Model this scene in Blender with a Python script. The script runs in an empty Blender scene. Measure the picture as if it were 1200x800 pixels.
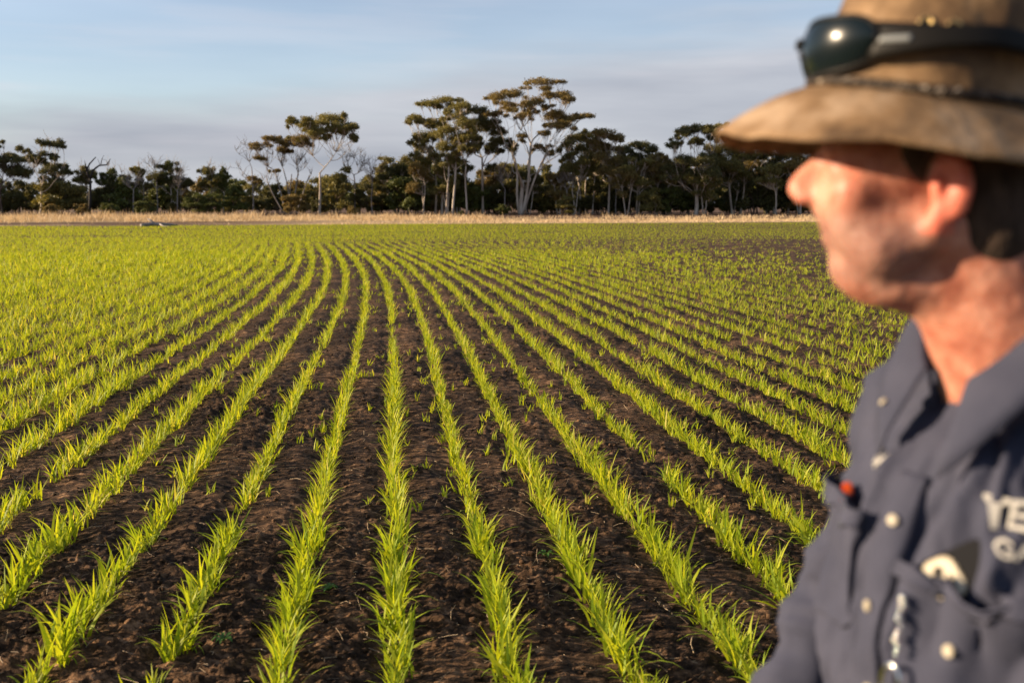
import bpy, math, random
import numpy as np
from mathutils import Vector, Matrix
from mathutils.bvhtree import BVHTree
try:
    import openvdb
except ImportError:
    import pyopenvdb as openvdb

# ---------------------------------------------------------------- camera, sky, sun, exposure
SC = bpy.context.scene
COL = SC.collection
rad = math.radians
H = 1.6                       # camera height
F = 1167.0                    # focal length in pixels of the 1200 px wide photograph
PITCH = math.atan((400 - 238) / F)
cam = bpy.data.cameras.new("camera")
cam_o = bpy.data.objects.new("camera", cam)
COL.objects.link(cam_o)
cam.sensor_width = 36.0
cam.lens = 35.0
cam.clip_start = 0.05
cam.clip_end = 8000
cam_o.location = (0, 0, H)
cam_o.rotation_euler = (math.pi / 2 - PITCH, 0, 0)
cam.dof.use_dof = True
cam.dof.focus_distance = 6.6
cam.dof.aperture_fstop = 3.4
SC.camera = cam_o

SUN_EL, SUN_AZ = rad(15), math.atan2(-1.0, 0.0)      # azimuth: atan2(x, y) of where the sun stands
world = bpy.data.worlds.new("World")
SC.world = world
world.use_nodes = True
wn, wl = world.node_tree.nodes, world.node_tree.links
wn.clear()
w_out = wn.new("ShaderNodeOutputWorld")
w_bg = wn.new("ShaderNodeBackground")
w_bg.inputs[1].default_value = 0.073
w_sky = wn.new("ShaderNodeTexSky")
w_sky.sky_type = 'NISHITA'
w_sky.sun_disc = False
w_sky.sun_elevation = SUN_EL
w_sky.sun_rotation = SUN_AZ
w_sky.air_density = 1.0
w_sky.dust_density = 0.4
w_sky.ozone_density = 1.5


def wmath(op, a, b=None, c=None):
    n = wn.new("ShaderNodeMath")
    n.operation = op
    for i, v in enumerate((a, b, c)):
        if v is None:
            continue
        if isinstance(v, (int, float)):
            n.inputs[i].default_value = v
        else:
            wl.new(v, n.inputs[i])
    return n.outputs[0]


w_tc = wn.new("ShaderNodeTexCoord")
w_sep = wn.new("ShaderNodeSeparateXYZ")
wl.new(w_tc.outputs['Generated'], w_sep.inputs[0])
dx, dy, dz = w_sep.outputs
w_az = wmath('ARCTAN2', dx, dy)
w_map = wn.new("ShaderNodeMapping")
wl.new(w_tc.outputs['Generated'], w_map.inputs[0])
w_map.inputs['Scale'].default_value = (1.3, 1.3, 9.0)
w_n = wn.new("ShaderNodeTexNoise")
w_n.inputs['Scale'].default_value = 1.6
w_n.inputs['Detail'].default_value = 5
w_n.inputs['Roughness'].default_value = 0.5
wl.new(w_map.outputs[0], w_n.inputs['Vector'])
# the cloud bank: its top edge climbs from left to right
w_edge = wn.new("ShaderNodeMapRange")
w_edge.interpolation_type = 'SMOOTHSTEP'
wl.new(w_az, w_edge.inputs[0])
w_edge.inputs[1].default_value = -0.32
w_edge.inputs[2].default_value = 0.18
w_edge.inputs[3].default_value = 0.085
w_edge.inputs[4].default_value = 0.150
w_d = wmath('SUBTRACT', w_edge.outputs[0], dz)
w_d = wmath('ADD', w_d, wmath('MULTIPLY', wmath('SUBTRACT', w_n.outputs[0], 0.5), 0.20))
w_m = wn.new("ShaderNodeMapRange")
w_m.interpolation_type = 'SMOOTHSTEP'
wl.new(w_d, w_m.inputs[0])
w_m.inputs[1].default_value = -0.035
w_m.inputs[2].default_value = 0.045
w_m.inputs[3].default_value = 0.30
w_m.inputs[4].default_value = 0.93
w_n2 = wn.new("ShaderNodeTexNoise")
w_n2.inputs['Scale'].default_value = 2.4
w_n2.inputs['Detail'].default_value = 4
wl.new(w_map.outputs[0], w_n2.inputs['Vector'])
w_cr = wn.new("ShaderNodeMix")
w_cr.data_type = 'RGBA'
w_cr.inputs[6].default_value = (2.0, 2.15, 2.6, 1)
w_cr.inputs[7].default_value = (4.3, 4.35, 4.6, 1)
w_el = wn.new("ShaderNodeMapRange")
wl.new(dz, w_el.inputs[0])
w_el.inputs[1].default_value = 0.015
w_el.inputs[2].default_value = 0.17
w_el.inputs[3].default_value = -0.12
w_el.inputs[4].default_value = 0.42
wl.new(wmath('ADD', wmath('MULTIPLY_ADD', w_n2.outputs[0], 1.5, -0.45), w_el.outputs[0]), w_cr.inputs[0])
w_mix = wn.new("ShaderNodeMix")
w_mix.data_type = 'RGBA'
wl.new(w_m.outputs[0], w_mix.inputs[0])
w_tint = wn.new("ShaderNodeMix")
w_tint.data_type = 'RGBA'
w_tint.blend_type = 'MULTIPLY'
w_tint.inputs[0].default_value = 1.0
w_tint.inputs[7].default_value = (.95, .95, 1.06, 1)
wl.new(w_sky.outputs[0], w_tint.inputs[6])
wl.new(w_tint.outputs[2], w_mix.inputs[6])
wl.new(w_cr.outputs[2], w_mix.inputs[7])
# thin bright streaks above the bank
w_map3 = wn.new("ShaderNodeMapping")
wl.new(w_tc.outputs['Generated'], w_map3.inputs[0])
w_map3.inputs['Scale'].default_value = (2.0, 2.0, 22.0)
w_map3.inputs['Rotation'].default_value = (0, rad(4), 0)
w_n3 = wn.new("ShaderNodeTexNoise")
w_n3.inputs['Scale'].default_value = 1.7
w_n3.inputs['Detail'].default_value = 6
wl.new(w_map3.outputs[0], w_n3.inputs['Vector'])
w_s = wn.new("ShaderNodeMapRange")
w_s.interpolation_type = 'SMOOTHSTEP'
wl.new(w_n3.outputs[0], w_s.inputs[0])
w_s.inputs[1].default_value = .50
w_s.inputs[2].default_value = .72
w_s.inputs[4].default_value = .16
w_mix2 = wn.new("ShaderNodeMix")
w_mix2.data_type = 'RGBA'
wl.new(w_s.outputs[0], w_mix2.inputs[0])
wl.new(w_mix.outputs[2], w_mix2.inputs[6])
w_mix2.inputs[7].default_value = (4.9, 4.5, 4.7, 1)
wl.new(w_mix2.outputs[2], w_bg.inputs[0])
wl.new(w_bg.outputs[0], w_out.inputs[0])

sun = bpy.data.lights.new("sun", 'SUN')
sun_o = bpy.data.objects.new("sun", sun)
COL.objects.link(sun_o)
sun.energy = 5.0
sun.angle = rad(0.5)
sun.color = (1.0, 0.78, 0.53)
_sd = Vector((math.sin(SUN_AZ) * math.cos(SUN_EL), math.cos(SUN_AZ) * math.cos(SUN_EL), math.sin(SUN_EL)))
sun_o.rotation_euler = _sd.to_track_quat('Z', 'Y').to_euler()

SC.view_settings.view_transform = 'Standard'
SC.view_settings.look = 'None'
SC.view_settings.gamma = 1.0
SC.view_settings.exposure = 1.25
SC.cycles.max_bounces = 7
SC.cycles.transparent_max_bounces = 6
SC.cycles.use_denoising = True
SC.cycles.sample_clamp_indirect = 6

rng = np.random.default_rng(7)
random.seed(7)


# ---------------------------------------------------------------- helpers
def tag(o, label=None, cat=None, group=None, kind=None):
    if label: o["label"] = label
    if cat: o["category"] = cat
    if group: o["group"] = group
    if kind: o["kind"] = kind
    return o


def empty(name, loc=(0, 0, 0), rz=0.0):
    o = bpy.data.objects.new(name, None)
    COL.objects.link(o)
    o.location = loc
    o.rotation_euler = (0, 0, rz)
    o.empty_display_size = 0.1
    return o


def link(name, me, mat=None, parent=None):
    o = bpy.data.objects.new(name, me)
    COL.objects.link(o)
    if mat is not None and not me.materials:
        me.materials.append(mat)
    if parent is not None:
        o.parent = parent
    return o


def mesh_np(name, V, faces_flat, counts, smooth=False):
    """fast mesh from arrays: V (n,3), flat vertex indices, loop counts per face"""
    me = bpy.data.meshes.new(name)
    V = np.asarray(V, dtype=np.float32)
    faces_flat = np.asarray(faces_flat, dtype=np.int32).ravel()
    counts = np.asarray(counts, dtype=np.int32)
    me.vertices.add(len(V))
    me.vertices.foreach_set("co", V.ravel())
    me.loops.add(len(faces_flat))
    me.loops.foreach_set("vertex_index", faces_flat)
    me.polygons.add(len(counts))
    st = np.zeros(len(counts), dtype=np.int32)
    st[1:] = np.cumsum(counts)[:-1]
    me.polygons.foreach_set("loop_start", st)
    if smooth:
        me.polygons.foreach_set("use_smooth", np.ones(len(counts), dtype=bool))
    me.update(calc_edges=True)
    return me


def grid_mesh(name, P, closed_u=False, smooth=True):
    """P (nu, nv, 3)"""
    nu, nv = P.shape[:2]
    idx = np.arange(nu * nv).reshape(nu, nv)
    a = idx[:-1, :-1]; b = idx[1:, :-1]; c = idx[1:, 1:]; d = idx[:-1, 1:]
    Q = np.stack([a, b, c, d], -1).reshape(-1, 4)
    if closed_u:
        a = idx[-1, :-1]; b = idx[0, :-1]; c = idx[0, 1:]; d = idx[-1, 1:]
        Q = np.concatenate([Q, np.stack([a, b, c, d], -1).reshape(-1, 4)])
    return mesh_np(name, P.reshape(-1, 3), Q, np.full(len(Q), 4), smooth)


def solidify(o, t, offset=1.0):
    m = o.modifiers.new("thickness", 'SOLIDIFY')
    m.thickness = t
    m.offset = offset
    return o


class Tubes:
    def __init__(s, sides=6):
        s.V = []; s.Fc = []; s.n = 0; s.k = sides

    def add(s, pts, radii, cap=True):
        pts = np.asarray(pts, float); k = s.k
        m = len(pts)
        T = np.gradient(pts, axis=0)
        T /= np.linalg.norm(T, axis=1)[:, None] + 1e-9
        ref = np.array([0.31, 0.95, 0.08]) if abs(T[0][1]) < .9 else np.array([1., 0, 0])
        A = np.cross(T, ref); A /= np.linalg.norm(A, axis=1)[:, None] + 1e-9
        B = np.cross(T, A)
        ang = np.arange(k) / k * 2 * math.pi
        R = np.asarray(radii, float).reshape(-1, 1, 1)
        ring = pts[:, None] + R * (A[:, None] * np.cos(ang)[None, :, None] + B[:, None] * np.sin(ang)[None, :, None])
        s.V.append(ring.reshape(-1, 3))
        idx = np.arange(m * k).reshape(m, k) + s.n
        a = idx[:-1]; b = np.roll(idx, -1, 1)[:-1]; c = np.roll(idx, -1, 1)[1:]; d = idx[1:]
        s.Fc.append(np.stack([a, b, c, d], -1).reshape(-1, 4))
        if cap:
            s.V.append(pts[[0, -1]])
            i0, i1 = s.n + m * k, s.n + m * k + 1
            r0, r1 = idx[0], idx[-1]
            s.Fc.append(np.stack([np.roll(r0, -1), r0, np.full(k, i0), np.full(k, i0)], -1))
            s.Fc.append(np.stack([r1, np.roll(r1, -1), np.full(k, i1), np.full(k, i1)], -1))
            s.n += 2
        s.n += m * k

    def mesh(s, name):
        V = np.concatenate(s.V); Q = np.concatenate(s.Fc)
        tri = Q[:, 2] == Q[:, 3]
        flat = np.concatenate([Q[~tri].ravel(), Q[tri][:, :3].ravel()])
        cnt = np.concatenate([np.full((~tri).sum(), 4), np.full(tri.sum(), 3)])
        return mesh_np(name, V, flat, cnt, True)


def _h(ix, iy, seed):
    h = (ix.astype(np.int64) * 374761393 + iy.astype(np.int64) * 668265263 + seed * 974634777) & 0xffffffff
    h = ((h ^ (h >> 13)) * 1274126177) & 0xffffffff
    return ((h ^ (h >> 16)) & 0xffff) / 65535.0


def vnoise(x, y, seed=0):
    ix = np.floor(x); iy = np.floor(y)
    fx = x - ix; fy = y - iy
    ux = fx * fx * (3 - 2 * fx); uy = fy * fy * (3 - 2 * fy)
    a = _h(ix, iy, seed); b = _h(ix + 1, iy, seed); c = _h(ix, iy + 1, seed); d = _h(ix + 1, iy + 1, seed)
    return (a * (1 - ux) + b * ux) * (1 - uy) + (c * (1 - ux) + d * ux) * uy


def fbm(x, y, seed=0, octv=4):
    s = 0; a = 0.5
    for i in range(octv):
        s = s + a * vnoise(x, y, seed + i * 17)
        x = x * 2.03 + 7.1; y = y * 2.03 + 3.7; a *= 0.5
    return s


def at(px, py, Y):
    """world X, Z of photo pixel (px, py) on the vertical plane at distance Y"""
    dxc = (px - 600) / F; dyc = (400 - py) / F
    c, s = math.cos(PITCH), math.sin(PITCH)
    wy = c + dyc * s; wz = dyc * c - s
    t = Y / wy
    return dxc * t, H + wz * t


# ---------------------------------------------------------------- materials
def mat(name, col=(.5, .5, .5), rough=.7, spec=.3, metal=0.0):
    m = bpy.data.materials.new(name)
    m.use_nodes = True
    b = m.node_tree.nodes["Principled BSDF"]
    b.inputs["Base Color"].default_value = (*col, 1)
    b.inputs["Roughness"].default_value = rough
    b.inputs["Specular IOR Level"].default_value = spec
    b.inputs["Metallic"].default_value = metal
    return m


def noisy(name, stops, scale=5.0, rough=.8, spec=.2, bump=0.0, bscale=None, detail=5, coord='Object', dist=0.02, stretch=None, metal=0):
    m = mat(name, stops[0][1], rough, spec, metal)
    nt = m.node_tree; N = nt.nodes; L = nt.links
    b = N["Principled BSDF"]
    tc = N.new("ShaderNodeTexCoord")
    src = tc.outputs[coord]
    if stretch:
        mp = N.new("ShaderNodeMapping"); mp.inputs['Scale'].default_value = stretch
        L.new(src, mp.inputs[0]); src = mp.outputs[0]
    n = N.new("ShaderNodeTexNoise"); n.inputs['Scale'].default_value = scale; n.inputs['Detail'].default_value = detail
    n.inputs['Roughness'].default_value = .6
    L.new(src, n.inputs['Vector'])
    r = N.new("ShaderNodeValToRGB")
    el = r.color_ramp.elements
    while len(el) < len(stops): el.new(.5)
    for e, (p, c) in zip(el, stops):
        e.position = p; e.color = (*c, 1)
    L.new(n.outputs[0], r.inputs[0]); L.new(r.outputs[0], b.inputs["Base Color"])
    if bump:
        n2 = N.new("ShaderNodeTexNoise"); n2.inputs['Scale'].default_value = bscale or scale * 3; n2.inputs['Detail'].default_value = 6
        L.new(src, n2.inputs['Vector'])
        bp = N.new("ShaderNodeBump"); bp.inputs['Strength'].default_value = bump; bp.inputs['Distance'].default_value = dist
        L.new(n2.outputs[0], bp.inputs['Height']); L.new(bp.outputs[0], b.inputs['Normal'])
    return m


def leafy(name, c1, c2, trans=.4, tcol=None, c3=None):
    """thin leaf: diffuse + translucent, colour differs leaf by leaf"""
    m = bpy.data.materials.new(name); m.use_nodes = True
    nt = m.node_tree; N = nt.nodes; L = nt.links
    N.clear()
    out = N.new("ShaderNodeOutputMaterial")
    g = N.new("ShaderNodeNewGeometry")
    r = N.new("ShaderNodeValToRGB")
    el = r.color_ramp.elements
    el[0].color = (*c1, 1); el[1].color = (*c2, 1)
    if c3:
        e = el.new(.90); e.color = (*c2, 1); el[len(el) - 1].color = (*c3, 1)
    L.new(g.outputs['Random Per Island'], r.inputs[0])
    p = N.new("ShaderNodeBsdfPrincipled")
    p.inputs['Roughness'].default_value = .55
    p.inputs['Specular IOR Level'].default_value = .25
    L.new(r.outputs[0], p.inputs['Base Color'])
    t = N.new("ShaderNodeBsdfTranslucent")
    mx = N.new("ShaderNodeMix"); mx.data_type = 'RGBA'; mx.blend_type = 'MULTIPLY'; mx.inputs[0].default_value = 1
    mx.inputs[7].default_value = (*(tcol or (1.3, 1.25, .6)), 1)
    L.new(r.outputs[0], mx.inputs[6]); L.new(mx.outputs[2], t.inputs['Color'])
    ms = N.new("ShaderNodeMixShader"); ms.inputs[0].default_value = trans
    L.new(p.outputs[0], ms.inputs[1]); L.new(t.outputs[0], ms.inputs[2]); L.new(ms.outputs[0], out.inputs[0])
    return m


# ---------------------------------------------------------------- ground
SP = 0.393                                           # row spacing
_cy = np.array([3.25, 6.1, 8.8, 11.6, 15.0, 18.6, 21.4, 25.1, 32.3, 40.8, 44.4])
_cx = np.array([-.39, -.72, -1.06, -1.42, -1.86, -2.34, -2.73, -3.4, -5.0, -6.7, -7.5])
_cf = np.polyfit(_cy, _cx, 4)
_yy = np.linspace(-60, 60, 2401)
_fit = np.polyval(_cf, _yy)
_y0 = 5.0
_m0 = -.118
_fit = np.where(_yy < _y0, np.polyval(_cf, _y0) + (_yy - _y0) * _m0, _fit)
_fit = _fit - np.clip(_yy - 39.5, 0, 10) ** 2 * 0.10
_k = np.exp(-np.linspace(-2, 2, 41) ** 2); _k /= _k.sum()
_fit2 = np.convolve(np.pad(_fit, 20, mode='edge'), _k, 'valid')
_slope = np.gradient(_fit2, _yy)


def cen(Y): return np.interp(Y, _yy, _fit2)
def slo(Y): return np.interp(Y, _yy, _slope)


ROW_END = 44.5


def edge_y(X): return 78 + 0.28 * np.clip(X, -50, 60)                  # far edge of the sown field


def rowphase(X, Y):
    sc = SP * np.sqrt(1 + np.minimum(np.abs(slo(Y)), .5) ** 2)
    return (X - cen(Y)) / sc


def wob(x, y): return (fbm(x * .5, y * .5, 5, 2) - .38) * .10


def ground_z(X, Y):
    R = np.hypot(X, Y)
    u = rowphase(X, Y)
    near = np.clip(1 - (R - 45) / 30, 0, 1)
    z = -0.009 * np.cos(2 * math.pi * u) * np.where(Y < ROW_END, 1, 0) * near
    damp = np.clip(1 - (R - 12) / 30, .0, 1)
    n1 = fbm(X * 5, Y * 7, 11, 3) - .44
    n2 = np.abs(fbm(X * 16, Y * 26, 23, 3) - .44)
    n3 = np.clip(vnoise(X * 46, Y * 60, 41) - .45, 0, 1)
    patch = np.clip(fbm(X * 1.3, Y * 1.0, 77, 2) * 2.6 - .55, .25, 1.3)
    ridge = 0.65 + 0.35 * (0.5 + 0.5 * np.cos(2 * math.pi * (u + .5)))
    z = z + damp * (n1 * .065 + patch * (n2 * .115 + n3 * .030) * ridge)
    z = z + (fbm(X * .02, Y * .02, 3, 2) - .4) * .25 * np.clip((R - 25) / 80, 0, 1)
    return z


def build_ground():
    a = list(np.linspace(-rad(38), rad(38), 760))
    side = list(np.linspace(rad(38), 2 * math.pi - rad(38), 90))[1:-1]
    A = np.array(a + side)
    v = np.arange(640, 24, -1.5)
    r = np.concatenate([[.25, .6, 1.0, 1.5, 2.0, 2.4], H * F / v[v < 640 - 0], np.geomspace(80, 6000, 26)])
    r = np.sort(r)
    AA, RR = np.meshgrid(A, r, indexing='ij')
    X = RR * np.sin(AA); Y = RR * np.cos(AA)
    Z = ground_z(X, Y)
    me = grid_mesh("ground", np.stack([X, Y, Z], -1), closed_u=True)
    return me


def soil_mat():
    m = mat("soil", (.05, .035, .025), .95, .12)
    nt = m.node_tree; N = nt.nodes; L = nt.links
    b = N["Principled BSDF"]
    g = N.new("ShaderNodeNewGeometry")
    pos = g.outputs['Position']
    def noise(scale, det=5, sx=1, sy=1, ro=.55):
        mp = N.new("ShaderNodeMapping"); mp.inputs['Scale'].default_value = (sx, sy, 1)
        L.new(pos, mp.inputs[0])
        n = N.new("ShaderNodeTexNoise"); n.inputs['Scale'].default_value = scale; n.inputs['Detail'].default_value = det
        n.inputs['Roughness'].default_value = ro
        L.new(mp.outputs[0], n.inputs['Vector']); return n.outputs[0]
    def ramp(f, *st):
        r = N.new("ShaderNodeValToRGB"); el = r.color_ramp.elements
        while len(el) < len(st): el.new(.5)
        for e, (p, c) in zip(el, st): e.position = p; e.color = (*c, 1)
        L.new(f, r.inputs[0]); return r.outputs[0]
    def mix(f, a_, b_, bt='MIX'):
        x = N.new("ShaderNodeMix"); x.data_type = 'RGBA'; x.blend_type = bt
        if isinstance(f, (int, float)): x.inputs[0].default_value = f
        else: L.new(f, x.inputs[0])
        L.new(a_, x.inputs[6]); L.new(b_, x.inputs[7]); return x.outputs[2]
    def mth(op, a_, b_=None):
        x = N.new("ShaderNodeMath"); x.operation = op; x.use_clamp = False
        for i, q in enumerate((a_, b_)):
            if q is None: continue
            if isinstance(q, (int, float)): x.inputs[i].default_value = q
            else: L.new(q, x.inputs[i])
        return x.outputs[0]
    base = ramp(noise(14, 9, 1, 1.6, .75), (.36, (.014, .009, .006)), (.49, (.050, .031, .018)), (.58, (.150, .090, .050)), (.71, (.37, .245, .145)))
    big = ramp(noise(1.1, 4), (.36, (.60, .58, .58)), (.52, (1.0, .95, .92)), (.66, (1.75, 1.6, 1.45)))
    base = mix(1.0, base, big, 'MULTIPLY')
    # straw verge and leaf litter beyond the sown field
    sx = N.new("ShaderNodeSeparateXYZ"); L.new(pos, sx.inputs[0])
    e = mth('SUBTRACT', sx.outputs[1], mth('MULTIPLY_ADD', sx.outputs[0], .28))
    N_ = e.node; 
    ma = N_.inputs[1].links[0].from_node; ma.inputs[2].default_value = 78
    e2 = mth('ADD', e, mth('MULTIPLY', mth('SUBTRACT', noise(.25, 3), .5), 3.0))
    f1 = N.new("ShaderNodeMapRange"); L.new(e2, f1.inputs[0]); f1.inputs[1].default_value = -.5; f1.inputs[2].default_value = 1.0
    straw = ramp(noise(.8, 6), (.3, (.30, .20, .115)), (.7, (.46, .34, .19)))
    base = mix(f1.outputs[0], base, straw)
    f2 = N.new("ShaderNodeMapRange"); xr = N.new("ShaderNodeMapRange"); L.new(sx.outputs[0], xr.inputs[0]); xr.inputs[1].default_value = -12; xr.inputs[2].default_value = 18; xr.inputs[4].default_value = 25
    L.new(mth('ADD', e2, xr.outputs[0]), f2.inputs[0]); f2.inputs[1].default_value = 34; f2.inputs[2].default_value = 40
    litter = ramp(noise(.7, 6), (.3, (.060, .034, .022)), (.7, (.16, .095, .055)))
    base = mix(f2.outputs[0], base, litter)
    # worn brown ground at the left end of the verge
    xl = N.new("ShaderNodeMapRange"); L.new(sx.outputs[0], xl.inputs[0]); xl.inputs[1].default_value = -14; xl.inputs[2].default_value = -24
    f3 = N.new("ShaderNodeMapRange"); L.new(e2, f3.inputs[0]); f3.inputs[1].default_value = 21; f3.inputs[2].default_value = 16
    f4 = N.new("ShaderNodeMapRange"); L.new(noise(.16, 4, .5, 1.6), f4.inputs[0]); f4.inputs[1].default_value = .34; f4.inputs[2].default_value = .44
    gate = N.new("ShaderNodeMapRange"); L.new(e2, gate.inputs[0]); gate.inputs[1].default_value = 0; gate.inputs[2].default_value = 1
    base = mix(mth('MULTIPLY', mth('MULTIPLY', xl.outputs[0], f3.outputs[0]), mth('MULTIPLY', f4.outputs[0], gate.outputs[0])), base, litter)
    L.new(base, b.inputs["Base Color"])
    n1 = noise(80, 6, 1, 1.5, .7); n2 = noise(210, 3)
    bp = N.new("ShaderNodeBump"); bp.inputs['Strength'].default_value = .9; bp.inputs['Distance'].default_value = .014
    L.new(mth('ADD', n1, mth('MULTIPLY', n2, .3)), bp.inputs['Height']); L.new(bp.outputs[0], b.inputs['Normal'])
    return m


M_SOIL = soil_mat()
ground = link("ground", build_ground(), M_SOIL)
tag(ground, "dark ploughed soil of the sown field with pale straw verge and tree litter beyond", "ground", kind='structure')

# clods of earth and bits of old stubble lying between the rows
def build_clods():
    n = 34000
    Y = 2.2 + 16 * rng.random(n) ** 1.5
    X = (rng.random(n) - .5) * 2 * (Y * .62 + .4)
    u = rowphase(X, Y); keep = (np.abs(u - np.round(u)) > .17)
    X, Y = X[keep], Y[keep]; n = len(X)
    Z = ground_z(X, Y)
    S = .0025 + .013 * rng.random(n) ** 4.0
    t = (1 + 5 ** .5) / 2
    ico = np.array([(-1, t, 0), (1, t, 0), (-1, -t, 0), (1, -t, 0), (0, -1, t), (0, 1, t), (0, -1, -t), (0, 1, -t), (t, 0, -1), (t, 0, 1), (-t, 0, -1), (-t, 0, 1)]) / 1.9
    fc = np.array([(0, 11, 5), (0, 5, 1), (0, 1, 7), (0, 7, 10), (0, 10, 11), (1, 5, 9), (5, 11, 4), (11, 10, 2), (10, 7, 6), (7, 1, 8), (3, 9, 4), (3, 4, 2), (3, 2, 6), (3, 6, 8), (3, 8, 9), (4, 9, 5), (2, 4, 11), (6, 2, 10), (8, 6, 7), (9, 8, 1)])
    V = ico[None] * (0.6 + .7 * rng.random((n, 12, 1))) * (S[:, None, None] * (0.7 + .8 * rng.random((n, 1, 3))) * np.array([1.2, 1, .65]))
    th = rng.random(n) * 6.28; c, s = np.cos(th)[:, None], np.sin(th)[:, None]
    V = np.stack([V[..., 0] * c - V[..., 1] * s, V[..., 0] * s + V[..., 1] * c, V[..., 2]], -1)
    V += np.stack([X, Y, Z + S * .15], -1)[:, None]
    Fc = fc[None] + (np.arange(n) * 12)[:, None, None]
    return mesh_np("soil_clods", V.reshape(-1, 3), Fc.ravel(), np.full(n * 20, 3))


tag(link("soil_clods", build_clods(), M_SOIL), "small dark clods of earth strewn between the crop rows", "clods", kind='stuff')


def build_straw_bits():
    n = 5200
    Y = 2.3 + 14 * rng.random(n) ** 1.4
    X = (rng.random(n) - .5) * 2 * (Y * .6 + .4)
    tb = []; L_ = .02 + .09 * rng.random(n) ** 2; th = rng.random(n) * 6.28; w = .0008 + .0012 * rng.random(n)
    Z = ground_z(X, Y) + .006
    d = np.stack([np.cos(th), np.sin(th), (rng.random(n) - .4) * .5], -1) * L_[:, None]
    s = np.stack([-np.sin(th), np.cos(th), 0 * th], -1) * w[:, None]
    up = np.array([0, 0, 1.0]) * w[:, None]
    P = np.stack([X, Y, Z], -1)
    mid = P + d * .5 + np.stack([rng.normal(0, .006, n), rng.normal(0, .006, n), rng.random(n) * .006], -1)
    V = []
    for q in (P, mid, P + d):
        V += [q - s, q + s, q + up]
    V = np.stack(V, 1)
    fc = []
    for k in (0, 3):
        for i, j in ((0, 1), (1, 2), (2, 0)):
            fc.append((k + i, k + j, k + 3 + j, k + 3 + i))
    Fc = np.array(fc)[None] + (np.arange(n) * 9)[:, None, None]
    return mesh_np("straw_litter", V.reshape(-1, 3), Fc.ravel(), np.full(n * 6, 4))


M_STRAW = leafy("old_straw", (.16, .11, .07), (.42, .31, .19), .1)
tag(link("straw_litter", build_straw_bits(), M_STRAW), "bits of old dry straw lying on the dark soil", "straw", kind='stuff')

# ---------------------------------------------------------------- the young crop
def blades(P, az, L_, W, lean, curl, seg, twist=None):
    """n blades as ribbons; P (n,3) roots"""
    n = len(P)
    t = np.linspace(0, 1, seg + 1)
    ang = lean[:, None] + curl[:, None] * t[None] ** 1.4            # angle from vertical
    ds = (L_ / seg)[:, None]
    hx = np.concatenate([np.zeros((n, 1)), np.cumsum(np.sin(ang[:, 1:]) * ds, 1)], 1)
    hz = np.concatenate([np.zeros((n, 1)), np.cumsum(np.cos(ang[:, 1:]) * ds, 1)], 1)
    dirx, diry = np.cos(az)[:, None], np.sin(az)[:, None]
    C = np.stack([P[:, :1] + hx * dirx, P[:, 1:2] + hx * diry, P[:, 2:3] + hz], -1)
    tw = (az + math.pi / 2 + (0 if twist is None else twist))[:, None] + 0 * t[None]
    side = np.stack([np.cos(tw), np.sin(tw), 0 * tw], -1)
    prof = (np.minimum(1, .45 + 2.2 * t) * (1 - t ** 2.6))[None, :, None] * W[:, None, None] * .5
    Lf = C - side * prof; Rt = C + side * prof
    # verts: per blade seg*2 (all but tip) + 1 tip
    V = np.concatenate([np.stack([Lf[:, :-1], Rt[:, :-1]], 2).reshape(n, seg * 2, 3), C[:, -1:]], 1)
    nv = seg * 2 + 1
    q = [(2 * i, 2 * i + 1, 2 * i + 3, 2 * i + 2) for i in range(seg - 1)]
    return V, q, (seg * 2 - 2, seg * 2 - 1, seg * 2), nv


def blades_mesh(name, parts):
    Vs, fl, cn, off = [], [], [], 0
    for V, q, tri, nv in parts:
        n = len(V)
        base = off + np.arange(n)[:, None, None] * nv
        if q:
            Q = np.array(q)[None] + base
            fl.append(Q.ravel()); cn.append(np.full(n * len(q), 4))
        T = np.array([tri])[None] + base
        fl.append(T.ravel()); cn.append(np.full(n, 3))
        Vs.append(V.reshape(-1, 3)); off += n * nv
    return mesh_np(name, np.concatenate(Vs), np.concatenate(fl), np.concatenate(cn))


def shoots(C, per, h, seg, wid, spread=.035, rowdir=None):
    """blades for plants at C (n,3): per blades each, height array h (n,)"""
    n = len(C)
    P = np.repeat(C, per, 0)
    m = len(P)
    P = P + np.stack([rng.normal(0, spread * .35, m), rng.normal(0, spread * .35, m), np.zeros(m)], -1)
    az = rng.random(m) * 2 * math.pi
    hh = np.repeat(h, per) * (.55 + .6 * rng.random(m))
    lean = np.abs(rng.normal(.20, .18, m)); curl = np.abs(rng.normal(.5, .45, m)) + (rng.random(m) < .14) * rng.uniform(.5, 1.3, m)
    W = np.repeat(np.broadcast_to(wid, (n,)), per) * (.75 + .5 * rng.random(m))
    return blades(P, az, hh, W, lean, curl, seg, rng.normal(0, .5, m))


M_WHEAT = leafy("young_wheat", (.22, .31, .020), (.44, .46, .03), .5, (1.25, 1.15, .45), (.60, .50, .14))


def density(X, Y):
    R = np.hypot(X, Y)
    d = np.ones_like(X)
    patch = fbm(X * .22 + 3, Y * .12 + 9, 91, 3)
    rightness = np.clip((X - (.02 * Y + 1.0)) / 6, 0, 1) * np.clip((Y - 9) / 12, 0, 1)
    d = d * (1 - rightness * np.clip(1.55 - 1.6 * patch, .25, .82) * np.where(Y > ROW_END, .35, 1))
    return d


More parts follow.
